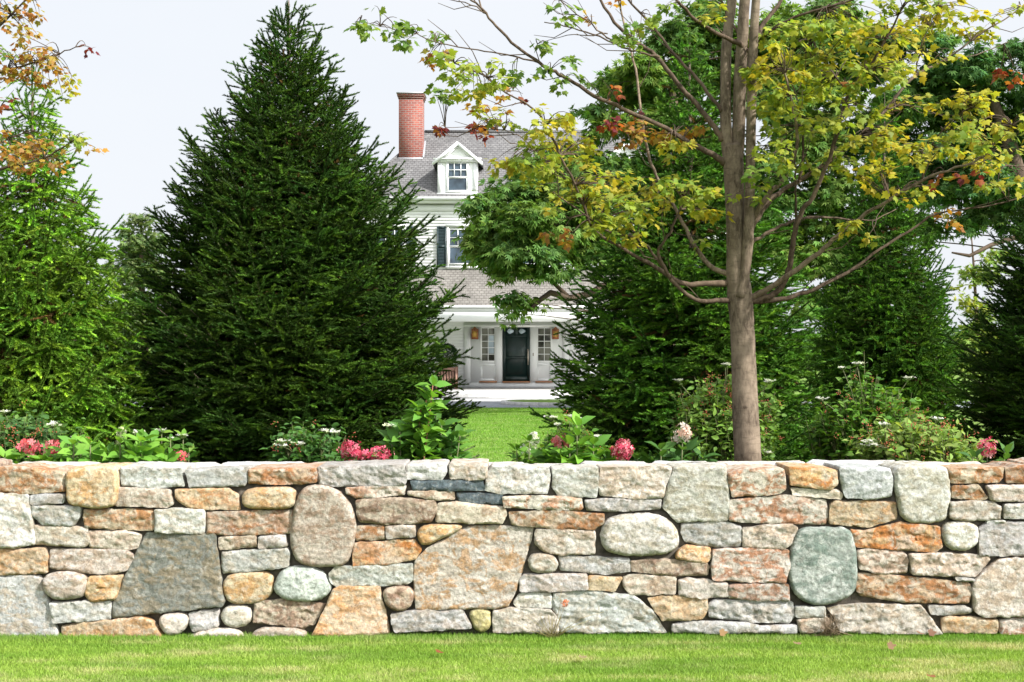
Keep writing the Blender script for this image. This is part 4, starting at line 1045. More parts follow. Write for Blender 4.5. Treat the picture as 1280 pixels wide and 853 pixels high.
TR = [([(940, 722, 42), (937, 640, 39), (935, 580, 37), (932, 520, 35), (929.5, 450, 33), (927, 400, 32.5), (925, 372, 34), (922, 340, 30), (920, 290, 26), (918, 240, 26), (917, 205, 27), (915, 180, 22)], 0, 0),
      ([(912, 205, 17), (908, 170, 15.5), (907, 130, 15), (908, 60, 14), (915, 0, 13), (921, -60, 11), (924, -150, 7)], .06, 0),
      ([(921, 200, 17), (923, 170, 17.5), (925, 100, 17), (928, 50, 15.5), (931, 0, 14), (938, -70, 11), (945, -160, 7)], -.05, .03),
      ([(925, 372, 15), (931, 340, 14), (935, 300, 14.5), (937, 250, 13.5), (938, 200, 13), (940, 100, 13), (942, 50, 12), (945, 0, 11), (952, -80, 8), (960, -150, 5)], -.05, -.06)]
LB = [([(920, 376, 10), (895, 376, 7), (870, 375, 6), (845, 357, 5.5), (826, 326, 5), (824, 310, 4), (838, 290, 3.4), (849, 262, 2.4), (856, 240, 1.5)], -.5),
      ([(914, 353, 11), (880, 355, 8.5), (849, 354, 7.5), (819, 334, 6.5), (785, 314, 5), (743, 287, 4), (725, 244, 3.6), (700, 195, 3.2), (676, 146, 2.8), (633, 116, 2.2), (603, 94, 1.8), (566, 79, 1)], -.30),
      ([(835, 344, 4), (810, 310, 4), (790, 296, 3.4), (760, 290, 2.8), (730, 268, 2.2), (690, 240, 1.4)], -.55),
      ([(912, 344, 9), (887, 332, 7.5), (866, 304, 6.5), (857, 287, 5.5), (840, 254, 5), (823, 224, 4.8), (812, 200, 4.5), (803, 155, 4.2), (796, 98, 4), (785, 53, 3.5), (773, 0, 3), (760, -60, 2)], .5),
      ([(908, 205, 11), (890, 194, 9), (863, 179, 7.5), (821, 155, 6.5), (778, 137, 6), (743, 120, 5.6), (710, 99, 5.2), (688, 88, 5), (670, 76, 4.6), (645, 58, 4.2), (621, 33, 3.6), (603, 12, 3), (584, -3, 2.4), (560, -20, 1.4)], -.10),
      ([(672, 78, 3), (648, 72, 2.4), (615, 65, 2), (580, 60, 1.8), (551, 55, 1.6), (520, 44, 1.3), (475, 32, 1), (443, 28, .7)], -.25),
      ([(603, 14, 2.6), (596, -10, 2)], .2), ([(607, 18, 2.4), (590, 6, 1.8), (556, -2, 1.2)], 0),
      ([(720, 232, 2.4), (690, 205, 1.8), (655, 175, 1.5), (639, 166, 1.2), (600, 158, .9), (557, 160, .7)], -.2),
      ([(903, 175, 10), (894, 160, 8.5), (870, 130, 7.5), (845, 102, 7), (821, 70, 6.5), (796, 53, 5.5), (775, 35, 5), (750, 0, 4), (735, -30, 3)], .22),
      ([(824, 72, 4), (800, 66, 3), (785, 62, 2.8), (750, 46, 2.4), (715, 35, 2), (680, 28, 1.4)], .1), ([(800, 56, 3), (765, 50, 2.2), (740, 30, 2), (705, 5, 1.4), (690, -10, 1)], -.1),
      ([(760, 42, 2), (735, 44, 1.6), (700, 46, 1), (672, 56, .6)], .2),
      ([(903, 140, 7), (890, 124, 5.5), (877, 105, 5), (849, 76, 4.4), (821, 39, 4), (782, -4, 3), (765, -30, 2)], .55),
      ([(934, 68, 9), (925, 55, 7.5), (905, 46, 6), (870, 25, 5), (845, 0, 4), (830, -20, 3)], -.6), ([(931, 60, 5), (915, 30, 4), (903, 5, 3), (893, -20, 2)], .2),
      ([(934, 290, 10), (944, 268, 9), (961, 243, 7.5), (980, 223, 6.5), (993, 196, 5.5), (997, 169, 4.4), (990, 130, 3.6), (981, 91, 2.8), (976, 60, 1.6)], -.5),
      ([(938, 288, 9), (952, 265, 8), (967, 246, 7.5), (995, 229, 7), (1030, 207, 6.5), (1065, 179, 6), (1108, 137, 5), (1143, 95, 4.2), (1178, 77, 3.4), (1227, 42, 2.6), (1276, 10, 1.6), (1300, -8, 1)], .32),
      ([(932, 378, 12), (950, 374, 10), (971, 366, 9), (984, 345, 8.5), (989, 322, 8), (994, 290, 7.4), (1004, 262, 7), (1016, 246, 6.5), (1037, 197, 5.6), (1051, 148, 5), (1062, 116, 4.4), (1100, 63, 3.4), (1129, 7, 2.4), (1140, -20, 1.6)], -.28),
      ([(934, 374, 11), (955, 364, 8.5), (976, 351, 8), (1018, 321, 7), (1041, 300, 6), (1070, 276, 5.4), (1100, 257, 5), (1153, 226, 4), (1185, 213, 3.4), (1227, 197, 3), (1259, 162, 2.4), (1285, 146, 1.6)], -.55),
      ([(934, 378, 9), (960, 376, 7.5), (984, 373, 7), (1018, 361, 6), (1060, 340, 5), (1100, 312, 4.2), (1136, 290, 3.6), (1171, 268, 3), (1227, 259, 2.4), (1285, 245, 1.6)], .05),
      ([(937, 306, 6), (955, 294, 5), (976, 283, 4.6), (1000, 274, 4), (1018, 271, 3.6), (1045, 272, 3), (1085, 276, 2), (1120, 262, 1.2)], .6),
      ([(1000, 225, 4), (1003, 200, 3.4), (1004, 170, 3), (998, 130, 2.4), (985, 95, 1.5)], -.2), ([(996, 285, 4), (996, 240, 3), (994, 205, 2.4), (990, 170, 1.6)], -.5),
      ([(944, 60, 8), (952, 35, 7), (972, 7, 6), (985, -20, 5), (1000, -70, 3)], .3), ([(944, 55, 5), (960, 42, 4.4), (995, 21, 4), (1072, -2, 3), (1110, -20, 2)], -.35),
      ([(1153, 226, 3), (1160, 190, 2.4), (1185, 155, 1.8), (1215, 135, 1.2)], -.3), ([(1108, 137, 3), (1135, 132, 2.2), (1165, 140, 1.6), (1190, 150, 1)], .3), ([(1062, 116, 3), (1040, 90, 2.4), (1020, 60, 1.8), (1010, 30, 1.2)], .2),
      ([(1143, 95, 2.6), (1150, 60, 2), (1165, 25, 1.4), (1175, -5, 1)], -.3), ([(1227, 197, 2), (1255, 205, 1.5), (1290, 210, 1)], .2), ([(1178, 77, 2), (1220, 68, 1.6), (1262, 52, 1.1)], .5)]
def build_maple(root, trunks, limbs, clusters, seed, leaf=.057, mapx=lambda x: x):
    r = np.random.default_rng(seed); wood = MB(); fo = MB(); nodes = []
    for pts, k, y0 in trunks:
        q = smooth_path(limb_pts(pts, k, y0)); pp = [P(a, b, c) for a, b, c, d in q]
        wood.tube(pp, q[:, 3]*.94, 14, wob=.012, rng=r); nodes += [(np.array(p), w) for p, w in zip(pp, q[:, 3])]
    for pts, k in limbs:
        tint = (1.2, 1.18, 1.15) if pts[0][:2] in ((912, 344), (934, 290), (934, 374)) else (.58, .53, .50); q = smooth_path(limb_pts(pts, k)); pp = np.array([tuple(P(a, b, c)) for a, b, c, d in q])
        pp = pp+r.normal(0, .004, pp.shape); wood.tube(pp, np.maximum(q[:, 3]*.86, .0022), 7, tint, wob=.04, rng=r); nodes += [(p, w) for p, w in zip(pp, q[:, 3])]
        for i in range(4, len(pp)-1, 3):                      # bare side twigs
            if q[i, 3] < .02 and r.random() < .6:
                d = nrm(pp[i+1]-pp[i]); s = nrm(np.cross(d, r.normal(size=3))); L = r.uniform(.15, .4)
                a = pp[i]; b = a+nrm(d+s*.8)*L*.5; c = b+nrm(d+s*.3+np.array([0, 0, .25]))*L*.5
                wood.tube([a, b, c], [.004, .003, .0016], 4, (.5, .45, .42), cap=False)
    NP = np.array([p for p, w in nodes]); NW = np.array([w for p, w in nodes])
    thin = NW < .022
    for (px, py, rx, ry, n, pal) in clusters:
        # depth of the nearest traced limb in the picture
        prj = np.stack([CX+NP[:, 0]/NP[:, 1]*FPX, CY-(NP[:, 2]-EYE)/NP[:, 1]*FPX], 1)
        dd = np.hypot(prj[:, 0]-px, (prj[:, 1]-py)*1.2)+np.where(thin, 0, 400); near = np.argsort(dd)[:3]; i = near[r.integers(3)]
        yc = np.clip(NP[i, 1]+r.normal(0, .25), 8.75, 13.0)
        c = np.array(P(px, py, yc)); sx, sz = rx/FPX*MY, ry/FPX*MY
        rx *= 1.12; ry *= 1.18; n = int(n*3.0); ntw = max(2, n//8)
        for t in range(ntw):
            th = r.uniform(0, 2*math.pi); rad = math.sqrt(r.uniform(.02, 1))
            e = c+np.array([math.cos(th)*rad*sx, r.normal(0, .16+.25*sx), math.sin(th)*rad*sz])
            a = NP[i]; m_ = (a+e)/2+np.array([0, 0, .06])+r.normal(0, .03, 3)
            q5 = np.linspace(0, 1, 6)[:, None]; wood.tube((1-q5)**2*a+2*q5*(1-q5)*m_+q5**2*e, np.linspace(.0042, .0014, 6), 4, (.5, .45, .42), cap=False)
            k = max(2, int(n/ntw*r.uniform(.7, 1.4)))
            f = r.uniform(.72, 1.04, k); base = m_+(e-m_)*f[:, None]
            ax = nrm(e-m_); out = nrm(r.normal(0, .75, (k, 3))*np.array([1, 1, .35])+ax*.5+np.array([0, 0, -.35]))
            pos = base+out*r.uniform(.02, .07, (k, 1))
            nz = nrm(np.array([.15, -.25, 1.0])+r.normal(0, .45, (k, 3)))
            X, Yv, Z = frames(out, nz)
            pl_ = PALS[pal]; C = np.array([pl_[r.integers(len(pl_))] for _ in range(k)])*r.uniform(.75, 1.25, (k, 1))
            S_ = leaf*r.uniform(.6, 1.15, k)
            fo.scatter(MLV, MLF, pos, X, Yv, Z, S_, C)
    wood.build('trunk', M_BARK, root, True); fo.build('crown', M_MAPLE, root)
CL = [(450, 30, 10, 8, 9, 'g'), (478, 34, 26, 10, 16, 'g'), (515, 45, 22, 10, 12, 'g'), (545, 40, 12, 10, 8, 'g'), (545, 66, 18, 10, 14, 'o'), (572, 80, 24, 12, 20, 'm'), (590, 92, 28, 16, 22, 'm'), (625, 92, 24, 14, 16, 'm'), (553, 120, 20, 10, 14, 'g'), (585, 118, 18, 12, 14, 'y'),
      (612, 138, 24, 14, 18, 'o'), (632, 152, 20, 10, 12, 'm'), (600, 160, 16, 12, 14, 'r'), (556, 155, 12, 7, 6, 'r'), (615, 108, 14, 8, 9, 'o'), (650, 90, 18, 9, 9, 'g'), (690, 88, 24, 8, 12, 'g'), (715, 98, 24, 7, 10, 'g'), (676, 62, 14, 6, 5, 'g'), (655, 115, 3, 5, 2, 'r'),
      (690, 160, 34, 20, 42, 'y'), (665, 195, 34, 20, 42, 'm'), (712, 188, 38, 24, 46, 'y'), (638, 206, 20, 10, 16, 'y'), (700, 226, 44, 22, 50, 'm'), (750, 226, 44, 22, 46, 'y'), (770, 262, 40, 22, 44, 'm'), (815, 245, 40, 22, 44, 'y'), (738, 278, 36, 16, 28, 'm'), (858, 236, 36, 20, 42, 'm'), (880, 262, 30, 18, 28, 'y'),
      (725, 250, 40, 18, 34, 'y'), (790, 285, 34, 14, 22, 'y'), (800, 168, 36, 16, 34, 'o'), (835, 170, 26, 14, 22, 'o'), (875, 160, 14, 8, 7, 'o'), (795, 138, 10, 8, 6, 'r'), (768, 116, 8, 10, 5, 'r'), (765, 150, 22, 8, 10, 'r'), (845, 182, 20, 10, 14, 'y'), (870, 300, 10, 6, 5, 'm'), (700, 292, 20, 8, 7, 'o'), (705, 300, 6, 6, 3, 'o'),
      (700, 14, 18, 10, 12, 'g'), (735, 20, 8, 6, 4, 'o'), (790, 48, 22, 10, 16, 'g'), (812, 30, 14, 10, 11, 'm'), (830, 8, 14, 8, 9, 'g'), (880, 22, 14, 8, 8, 'y'), (890, 5, 14, 6, 6, 'm'), (770, 4, 10, 6, 5, 'o'),
      (1000, 60, 38, 34, 80, 'm'), (975, 85, 28, 26, 50, 'y'), (1045, 30, 46, 22, 64, 'm'), (1105, 50, 40, 26, 56, 'y'), (1030, 105, 44, 24, 70, 'm'), (985, 130, 28, 18, 34, 'm'), (1000, 160, 38, 20, 52, 'm'), (1085, 90, 44, 20, 56, 'm'), (1140, 75, 36, 18, 34, 'y'), (1070, 138, 34, 22, 52, 'm'),
      (1108, 172, 44, 20, 60, 'y'), (1150, 190, 38, 16, 42, 'y'), (1060, 190, 34, 18, 38, 'm'), (1095, 216, 30, 14, 30, 'y'), (1138, 236, 30, 12, 20, 'y'), (1015, 215, 30, 12, 20, 'm'), (965, 190, 24, 18, 30, 'm'), (960, 215, 24, 14, 18, 'g'), (940, 240, 20, 12, 12, 'm'), (1175, 18, 52, 14, 48, 'y'), (1140, 30, 30, 16, 30, 'y'), (1225, 36, 30, 12, 18, 'y'), (1255, 14, 26, 9, 14, 'y'),
      (1213, 128, 44, 16, 46, 'y'), (1250, 158, 34, 16, 36, 'y'), (1240, 192, 36, 14, 34, 'y'), (1200, 150, 24, 12, 18, 'm'), (1222, 172, 30, 10, 18, 'm'), (1262, 226, 26, 9, 14, 'y'), (1232, 232, 24, 8, 10, 'm'), (1060, 276, 20, 6, 9, 'y'), (1090, 292, 14, 6, 6, 'y'), (1180, 266, 10, 5, 5, 'o'), (1202, 274, 6, 5, 3, 'o'), (1266, 88, 9, 8, 7, 'r'), (1277, 95, 6, 8, 5, 'r'), (1220, 212, 8, 5, 4, 'r'),
      (1165, 225, 12, 5, 4, 'r'), (1055, 112, 10, 6, 5, 'o'), (965, 45, 20, 18, 20, 'm'), (1130, 130, 26, 12, 18, 'y'), (1180, 170, 20, 10, 12, 'm'), (940, 90, 14, 20, 14, 'm'), (955, 130, 18, 20, 18, 'm'), (1050, 65, 30, 20, 34, 'y'), (1120, 12, 40, 12, 30, 'm')]
build_maple(maple, TR, LB, CL, 41)

omap = thing('maple_tree', 'maple with orange autumn leaves reaching in at the upper left', 'maple tree', tuple(P(-95, 426.5, MY))[:2]+(0,), 'maples behind the wall')
TR2 = [([(-95, 722, 40), (-97, 560, 36), (-96, 400, 32), (-92, 280, 27), (-88, 160, 20), (-80, 40, 14), (-76, -100, 8)], 0, 0)]
LB2 = [([(-93, 300, 9), (-60, 250, 7), (-30, 225, 6), (0, 212, 4.5), (40, 203, 3.6), (70, 190, 2.6), (100, 168, 1.4)], -.4), ([(-88, 170, 8), (-50, 130, 6), (-10, 95, 4.4), (20, 86, 3.4), (55, 75, 2.6), (80, 65, 1.8), (104, 56, 1)], -.2),
       ([(-84, 90, 7), (-40, 60, 5), (0, 32, 3.6), (25, 8, 2.6), (45, -15, 1.4)], -.3), ([(-60, 250, 4), (-20, 195, 3), (10, 175, 2), (30, 165, 1.2)], .3), ([(-50, 130, 4), (-20, 150, 3), (0, 140, 2)], -.3), ([(-88, 230, 6), (-120, 190, 4), (-170, 150, 2)], .2)]
CL2 = [(15, 12, 30, 12, 34, 'o'), (10, 28, 18, 10, 16, 'o'), (45, 8, 12, 12, 11, 'o'), (28, 40, 14, 8, 12, 'o'), (10, 80, 26, 14, 30, 'o'), (40, 85, 26, 16, 34, 'o'), (70, 75, 20, 10, 20, 'o'), (85, 95, 16, 9, 14, 'y'), (5, 64, 12, 12, 14, 'g'), (102, 56, 4, 4, 3, 'r'), (35, 65, 20, 8, 12, 'o'), (66, 108, 6, 6, 4, 'm'),
       (20, 185, 30, 16, 36, 'o'), (50, 190, 26, 16, 30, 'o'), (15, 198, 22, 10, 22, 'o'), (78, 170, 18, 8, 12, 'm'), (98, 168, 12, 8, 8, 'm'), (106, 182, 5, 7, 5, 'o'), (2, 130, 6, 10, 7, 'r'), (45, 172, 20, 10, 14, 'o'), (-60, 60, 60, 60, 70, 'o'), (-80, 180, 60, 50, 70, 'o'), (-50, 10, 50, 30, 40, 'm')]
build_maple(omap, TR2, LB2, CL2, 42, leaf=.043)
# ---------------------------------------------------------------- shrubs and flowers behind the wall
OV = [(0, 0, 0), (-.5, .30, .07), (0, .28, -.02), (.5, .30, .07), (-.42, .62, .05), (0, .64, -.05), (.42, .62, .05), (0, 1, -.16)]
OF = [(0, 2, 1), (0, 3, 2), (1, 2, 5), (1, 5, 4), (2, 3, 6), (2, 6, 5), (4, 5, 7), (5, 6, 7)]
FV = [(0, 0, .02)]+[q for k in range(4) for q in ((.32*math.cos(k*math.pi/2-.55), .32*math.sin(k*math.pi/2-.55), .05), (.95*math.cos(k*math.pi/2-.35), .95*math.sin(k*math.pi/2-.35), .16), (.95*math.cos(k*math.pi/2+.35), .95*math.sin(k*math.pi/2+.35), .16), (.32*math.cos(k*math.pi/2+.55), .32*math.sin(k*math.pi/2+.55), .05))]
FF_ = [t for k in range(4) for t in ((0, 1+4*k, 4+4*k), (1+4*k, 2+4*k, 3+4*k), (1+4*k, 3+4*k, 4+4*k))]
ico_t = (1+5**.5)/2
IV = nrm([(-1, ico_t, 0), (1, ico_t, 0), (-1, -ico_t, 0), (1, -ico_t, 0), (0, -1, ico_t), (0, 1, ico_t), (0, -1, -ico_t), (0, 1, -ico_t), (ico_t, 0, -1), (ico_t, 0, 1), (-ico_t, 0, -1), (-ico_t, 0, 1)])
IF = [(0, 11, 5), (0, 5, 1), (0, 1, 7), (0, 7, 10), (0, 10, 11), (1, 5, 9), (5, 11, 4), (11, 10, 2), (10, 7, 6), (7, 1, 8), (3, 9, 4), (3, 4, 2), (3, 2, 6), (3, 6, 8), (3, 8, 9), (4, 9, 5), (2, 4, 11), (6, 2, 10), (8, 6, 7), (9, 8, 1)]
PINK = [(.62, .10, .16), (.68, .20, .24), (.55, .06, .12), (.70, .34, .34), (.48, .05, .08)]
CORAL = [(.66, .20, .20), (.70, .30, .28), (.60, .12, .14), (.62, .10, .10)]
WHT = [(.72, .72, .60), (.74, .72, .66), (.60, .64, .40)]
PEACH = [(.74, .56, .44), (.72, .62, .52), (.66, .40, .30), (.76, .70, .62)]
LIME = [(.13, .29, .035), (.17, .34, .045), (.10, .24, .035)]; MIDG = [(.06, .15, .03), (.08, .18, .035), (.05, .12, .03)]
OLIV = [(.07, .175, .018), (.10, .22, .022), (.045, .12, .016), (.14, .24, .03)]; DEEP = [(.045, .11, .03), (.06, .13, .03), (.09, .17, .035)]

def flower_head(root, name, px, py, rx, ry, Y, n, pal, seed, fl=.017, flat=False, cone=False):
    r = np.random.default_rng(seed); c = np.array(P(px, py, Y)); sx, sz = rx/FPX*Y, ry/FPX*Y
    D = nrm(r.normal(size=(n, 3)))
    if flat: pos = c+np.stack([r.normal(0, .5, n)*sx, r.normal(0, .5, n)*sx, r.normal(0, .3, n)*sz], 1); out = nrm(np.array([0, -.2, 1])+r.normal(0, .3, (n, 3)))
    else:
        w = np.ones(n)
        if cone: w = np.clip(1.1-.75*(D[:, 2]*.5+.5), .3, 1.1)
        lump = np.array([.85+.4*noise.noise(Vector(d*3)+Vector((px, py, 0))) for d in D])
        pos = c+D*np.array([sx, sx, sz])*(r.uniform(.6, 1.15, n)*w*lump)[:, None]; out = nrm(D+r.normal(0, .4, (n, 3)))
    X, Yv, Z = frames(nrm(np.cross(out, r.normal(size=(n, 3)))), out)
    C = np.array([pal[i] for i in r.integers(len(pal), size=n)])*r.uniform(.75, 1.15, (n, 1))
    m = MB(); m.scatter(FV, FF_, pos, X, Yv, Z, fl*1.1*r.uniform(.6, 1.25, n), np.minimum(C, .8))
    if flat:
        for q in pos: m.tube([c-np.array([0, 0, .03]), q], [.0016, .001], 3, (.16, .24, .06))
    return m.build(name, M_PETAL, root)

def stems_and_leaves(root, stems, Y, pal, seed, leaf=.12, pairs=6, wdt=.48, bush=0, stem_m=None, spread=.25, rise=.35):
    """stems: (base px, tip px, tip py, leafy fraction); opposite leaf pairs, a whorl at the tip"""
    r = np.random.default_rng(seed); w = MB(); f = MB()
    for (bx, tx, ty, frac) in stems:
        y0 = Y+r.normal(0, .06); b = np.array(P(bx, 426.5, y0)); b[2] = 0; t = np.array(P(tx, ty, y0+r.normal(0, .05)))
        m_ = (b+t)/2+np.array([(t[0]-b[0])*.15, 0, .04]); s = np.linspace(0, 1, 8)[:, None]; cv = (1-s)**2*b+2*s*(1-s)*m_+s**2*t
        w.tube(cv, np.linspace(.0085, .0035, 8), 6)
        L = t[2]; leaf_ = leaf*1.42; k = max(5, int(pairs*1.9))
        for i in range(k):
            q = 1-frac*(1-i/(k-1)) if k > 1 else 1
            j = min(q*7, 6.999); a = int(j); p = cv[a]*(1-(j-a))+cv[a+1]*(j-a); d = nrm(cv[a+1]-cv[a])
            tip = i >= k-1
            sz = leaf_*(1.1-.4*(i/(k-1)))*r.uniform(.85, 1.15)
            th0 = i*math.pi/2+r.uniform(-.4, .4)
            for e in ((0, 1, 2, 3) if tip else (0, 1, .5)):
                th = th0+e*(math.pi if not tip else math.pi/2); h = np.array([math.cos(th), math.sin(th), 0])
                o = nrm(h+d*(rise+(.5 if tip else .1)+r.uniform(-.75, .55))); n_ = nrm(d*.8-h*.3+np.array(SUN)*.6+r.normal(0, .5, 3))
                X, Yv, Z = frames(o[None], n_[None]); c = np.array(pal[r.integers(len(pal))])*r.uniform(.85, 1.2)
                f.scatter(OV, OF, (p+h*.008)[None], X, Yv, Z, np.array([[sz*wdt, sz, sz]]), c)
    w.build('stems', stem_m or M_STEM, root); f.build('foliage', M_LEAF, root, True)

def bushy(root, px, py, rx, ry, Y, n, pal, seed, leaf=.055, berries=0, whites=(), wdt=.55, lumpy=.55):
    """viburnum-like shrub: many thin stems carrying small leaves in an uneven mound"""
    n = int(n*5); rx *= 1.15; ry *= 1.12; r = np.random.default_rng(seed); w = MB(); f = MB(); c = np.array(P(px, py, Y)); sx, sz = rx/FPX*Y, ry/FPX*Y; sy = min(sx*.8, .45)
    base = np.array([c[0], Y, ground_z(Y)]); tips = []
    for k in range(max(60, n//16)):
        D = nrm(r.normal(size=3)); D[2] = abs(D[2])*1.0-.25*r.random()
        lump = .85+lumpy*noise.noise(Vector(D*1.9)+Vector((seed, 0, 0)))
        e = c+np.array([D[0]*sx, D[1]*sy, D[2]*sz])*lump*r.uniform(.55, 1.08)
        b = base+np.array([r.normal(0, .08+sx*.15), r.normal(0, .08), 0]); m_ = b*.4+e*.6+np.array([0, 0, .12*sz])
        w.tube([b, m_, e], [.006, .004, .0018], 4, cap=False); tips.append((m_, e))
    per = max(6, n//len(tips)); pal = [tuple(np.array(q)*1.12) for q in pal]
    for m_, e in tips:
        d = nrm(e-m_); tone = np.array(pal[r.integers(len(pal))])
        q = r.uniform(.0, 1.0, per)**.7; pos = m_+(e-m_)*q[:, None]+r.normal(0, .035, (per, 3))
        h = r.normal(size=(per, 3))*np.array([1, 1, .4]); o = nrm(h+d*.5-np.array([0, 0, .35])); n_ = nrm(np.array([0, -.25, 1])+r.normal(0, .45, (per, 3)))
        X, Yv, Z = frames(o, n_); S_ = leaf*1.04*r.uniform(.6, 1.2, per)
        C = (.5*tone+.5*np.array([pal[i] for i in r.integers(len(pal), size=per)]))*r.uniform(.75, 1.25, (per, 1))
        f.scatter(OV, OF, pos, X, Yv, Z, np.stack([S_*wdt, S_, S_], 1), C)
    w.build('stems', M_STEM, root); f.build('foliage', M_LEAF, root, True)
    if berries:
        m = MB()
        for k in range(int(berries*.8)):
            e = tips[r.integers(len(tips))][1]+r.normal(0, .04, 3)+np.array([0, -.05, 0]); q = r.integers(5, 11); pos = e+r.normal(0, .014, (q, 3))+np.array([0, -.045, .04])
            I3 = np.tile(np.eye(3)[None], (q, 1, 1)); m.scatter(IV, IF, pos, I3[:, 0], I3[:, 1], I3[:, 2],   .0044*r.uniform(.7, 1.2, q), np.array([.34, .09, .03])*r.uniform(.6, 1.3, (q, 1)))
        m.build('berries', M_BERRY, root)['kind'] = 'stuff'
    for i, (a, b, rr) in enumerate(whites): e = np.array(P(a, b+2, Y-.25)); MB().tube([c*.6+e*.4-np.array([0, 0, .2*sz]), c*.3+e*.7, e], [.004, .003, .002], 4).build('flower_stalk', M_STEM, root)
    for i, (a, b, rr) in enumerate(whites): flower_head(root, 'flower_cluster', a, b, rr, rr*.35, Y-.25, 22, WHT, seed*7+i, .011, flat=True)

def plant(name, label, cat, px, Y, group=None): return thing(name, label, cat, tuple(P(px, 426.5, Y))[:2]+(ground_z(Y),), group)
M_BERRY = simple('red_berry', (.33, .08, .035), .35, var=.3)
HG = 'hydrangeas along the back of the wall'; VG = 'viburnums behind the wall'

p = plant('viburnum_shrub', 'leafy shrub with small red berries at the left edge, under the bright spruce', 'shrub', 30, 9.9, VG)
bushy(p, 28, 558, 72, 42, 9.9, 1500, DEEP, 51, .06, 46, [(5, 514, 9), (66, 530, 8)])
p = plant('hydrangea', 'coral pink hydrangea with two flower heads above the left end of the wall', 'hydrangea', 50, 9.1, HG)
stems_and_leaves(p, [(36, 37, 566, .35), (66, 66, 568, .35), (20, 12, 574, .3), (50, 50, 576, .3)], 9.1, MIDG, 52, .10, 4)
flower_head(p, 'flower_head', 37, 558, 13, 12, 9.0, 46, CORAL, 1, .024); flower_head(p, 'flower_head', 66, 561, 14, 13, 9.0, 60, CORAL, 2, .020)
p = plant('hydrangea', 'bright green leafy hydrangea shoots without flowers, right of the coral flower heads', 'hydrangea', 100, 8.9, HG)
stems_and_leaves(p, [(92, 92, 556, .4), (84, 80, 566, .35), (112, 113, 556, .4), (124, 127, 568, .3), (100, 101, 568, .3), (60, 60, 575, .25), (8, 6, 572, .3), (20, 22, 574, .3)], 8.9, LIME, 53, .125, 5)
p = plant('hydrangea', 'single pale green hydrangea panicle standing upright on the left', 'hydrangea', 143, 8.95, HG)
stems_and_leaves(p, [(142, 151, 540, .55), (136, 135, 566, .3), (148, 150, 566, .3)], 8.95, LIME, 54, .10, 5)
flower_head(p, 'flower_head', 152, 539, 7.5, 11, 8.93, 60, [(.50, .56, .28), (.62, .64, .42), (.42, .50, .20)], 3, .012, cone=True); flower_head(p, 'flower_head', 147, 553, 4, 4, 8.93, 14, [(.50, .56, .28), (.6, .6, .4)], 4, .011)
p = plant('hydrangea', 'lime green hydrangea clump with a white flower cap, left of the big spruce', 'hydrangea', 185, 8.95, HG)
stems_and_leaves(p, [(180, 176, 552, .4), (186, 189, 552, .4), (172, 169, 566, .3), (198, 200, 566, .35), (190, 192, 570, .3), (207, 208, 575, .2)], 8.95, LIME, 55, .12, 5)
flower_head(p, 'flower_head', 174, 541, 8, 4, 8.95, 26, WHT, 5, .013, flat=True)
p = plant('viburnum_shrub', 'slender viburnum with three flat white flower caps at the foot of the big spruce', 'shrub', 218, 9.1, VG)
stems_and_leaves(p, [(206, 202, 541, .4), (214, 213, 550, .4), (224, 229, 546, .4), (232, 236, 566, .3)], 9.1, OLIV, 56, .07, 5)
for i, (a, b) in enumerate(((201, 538), (212, 548), (229, 544), (95, 547), (101, 551))): flower_head(p, 'flower_cluster', a, b, 7, 3, 9.05, 20, WHT, 60+i, .010, flat=True)
flower_head(p, 'flower_head', 226, 571, 9, 6, 8.95, 16, CORAL, 6, .022)
p = plant('viburnum_shrub', 'viburnum with white flower clusters at the base of the big dark spruce', 'shrub', 385, 9.6, VG)
bushy(p, 385, 572, 46, 44, 9.6, 760, MIDG, 57, .062, 12, [(352, 551, 8), (375, 554, 7), (352, 556, 6), (408, 538, 8), (418, 540, 6)])
p = plant('hydrangea', 'wide deep pink hydrangea blooms lying on the wall before the big spruce', 'hydrangea', 455, 8.9, HG)
stems_and_leaves(p, [(438, 438, 566, .3), (470, 474, 570, .3), (455, 454, 574, .3)], 8.95, MIDG, 58, .10, 4)
flower_head(p, 'flower_head', 440, 563, 15, 14, 8.9, 105, PINK, 7, .019); flower_head(p, 'flower_head', 474, 568, 19, 10, 8.9, 95, PINK, 8, .019); flower_head(p, 'flower_head', 456, 572, 14, 8, 8.86, 50, PINK, 9, .019)
p = plant('hydrangea', 'tall hydrangea with one leaning red-stemmed shoot of bright leaves', 'hydrangea', 510, 9.1, HG)
stems_and_leaves(p, [(502, 541, 482, .66), (506, 533, 500, .5), (500, 526, 512, .45)], 9.05, LIME, 59, .105, 13, .5, stem_m=M_STEMR)
stems_and_leaves(p, [(505, 500, 540, .5), (520, 523, 545, .5), (535, 552, 532, .5), (512, 512, 556, .4), (545, 565, 552, .45), (530, 536, 560, .4), (550, 556, 566, .3), (493, 490, 552, .4), (515, 535, 528, .5), (540, 575, 545, .45), (525, 545, 515, .5), (506, 508, 530, .5)], 9.15, [(.08, .20, .035), (.12, .26, .04), (.07, .16, .03)], 61, .12, 6, .52)
flower_head(p, 'flower_cluster', 487, 531, 8, 3, 9.05, 26, WHT, 10, .012, flat=True); flower_head(p, 'flower_cluster', 527, 532, 4, 2, 9.05, 12, WHT, 11, .011, flat=True)
p = plant('spruce_seedling', 'low spruce twigs poking out right of the tall hydrangea shoot', 'seedling', 566, 10.2)
r = np.random.default_rng(77); m = MB(); ww = MB(); b0 = np.array([P(556, 0, 10.2).x, 10.2, 0]); top = np.array(P(560, 545, 10.2)); ww.tube([b0, top], [.012, .004], 5)
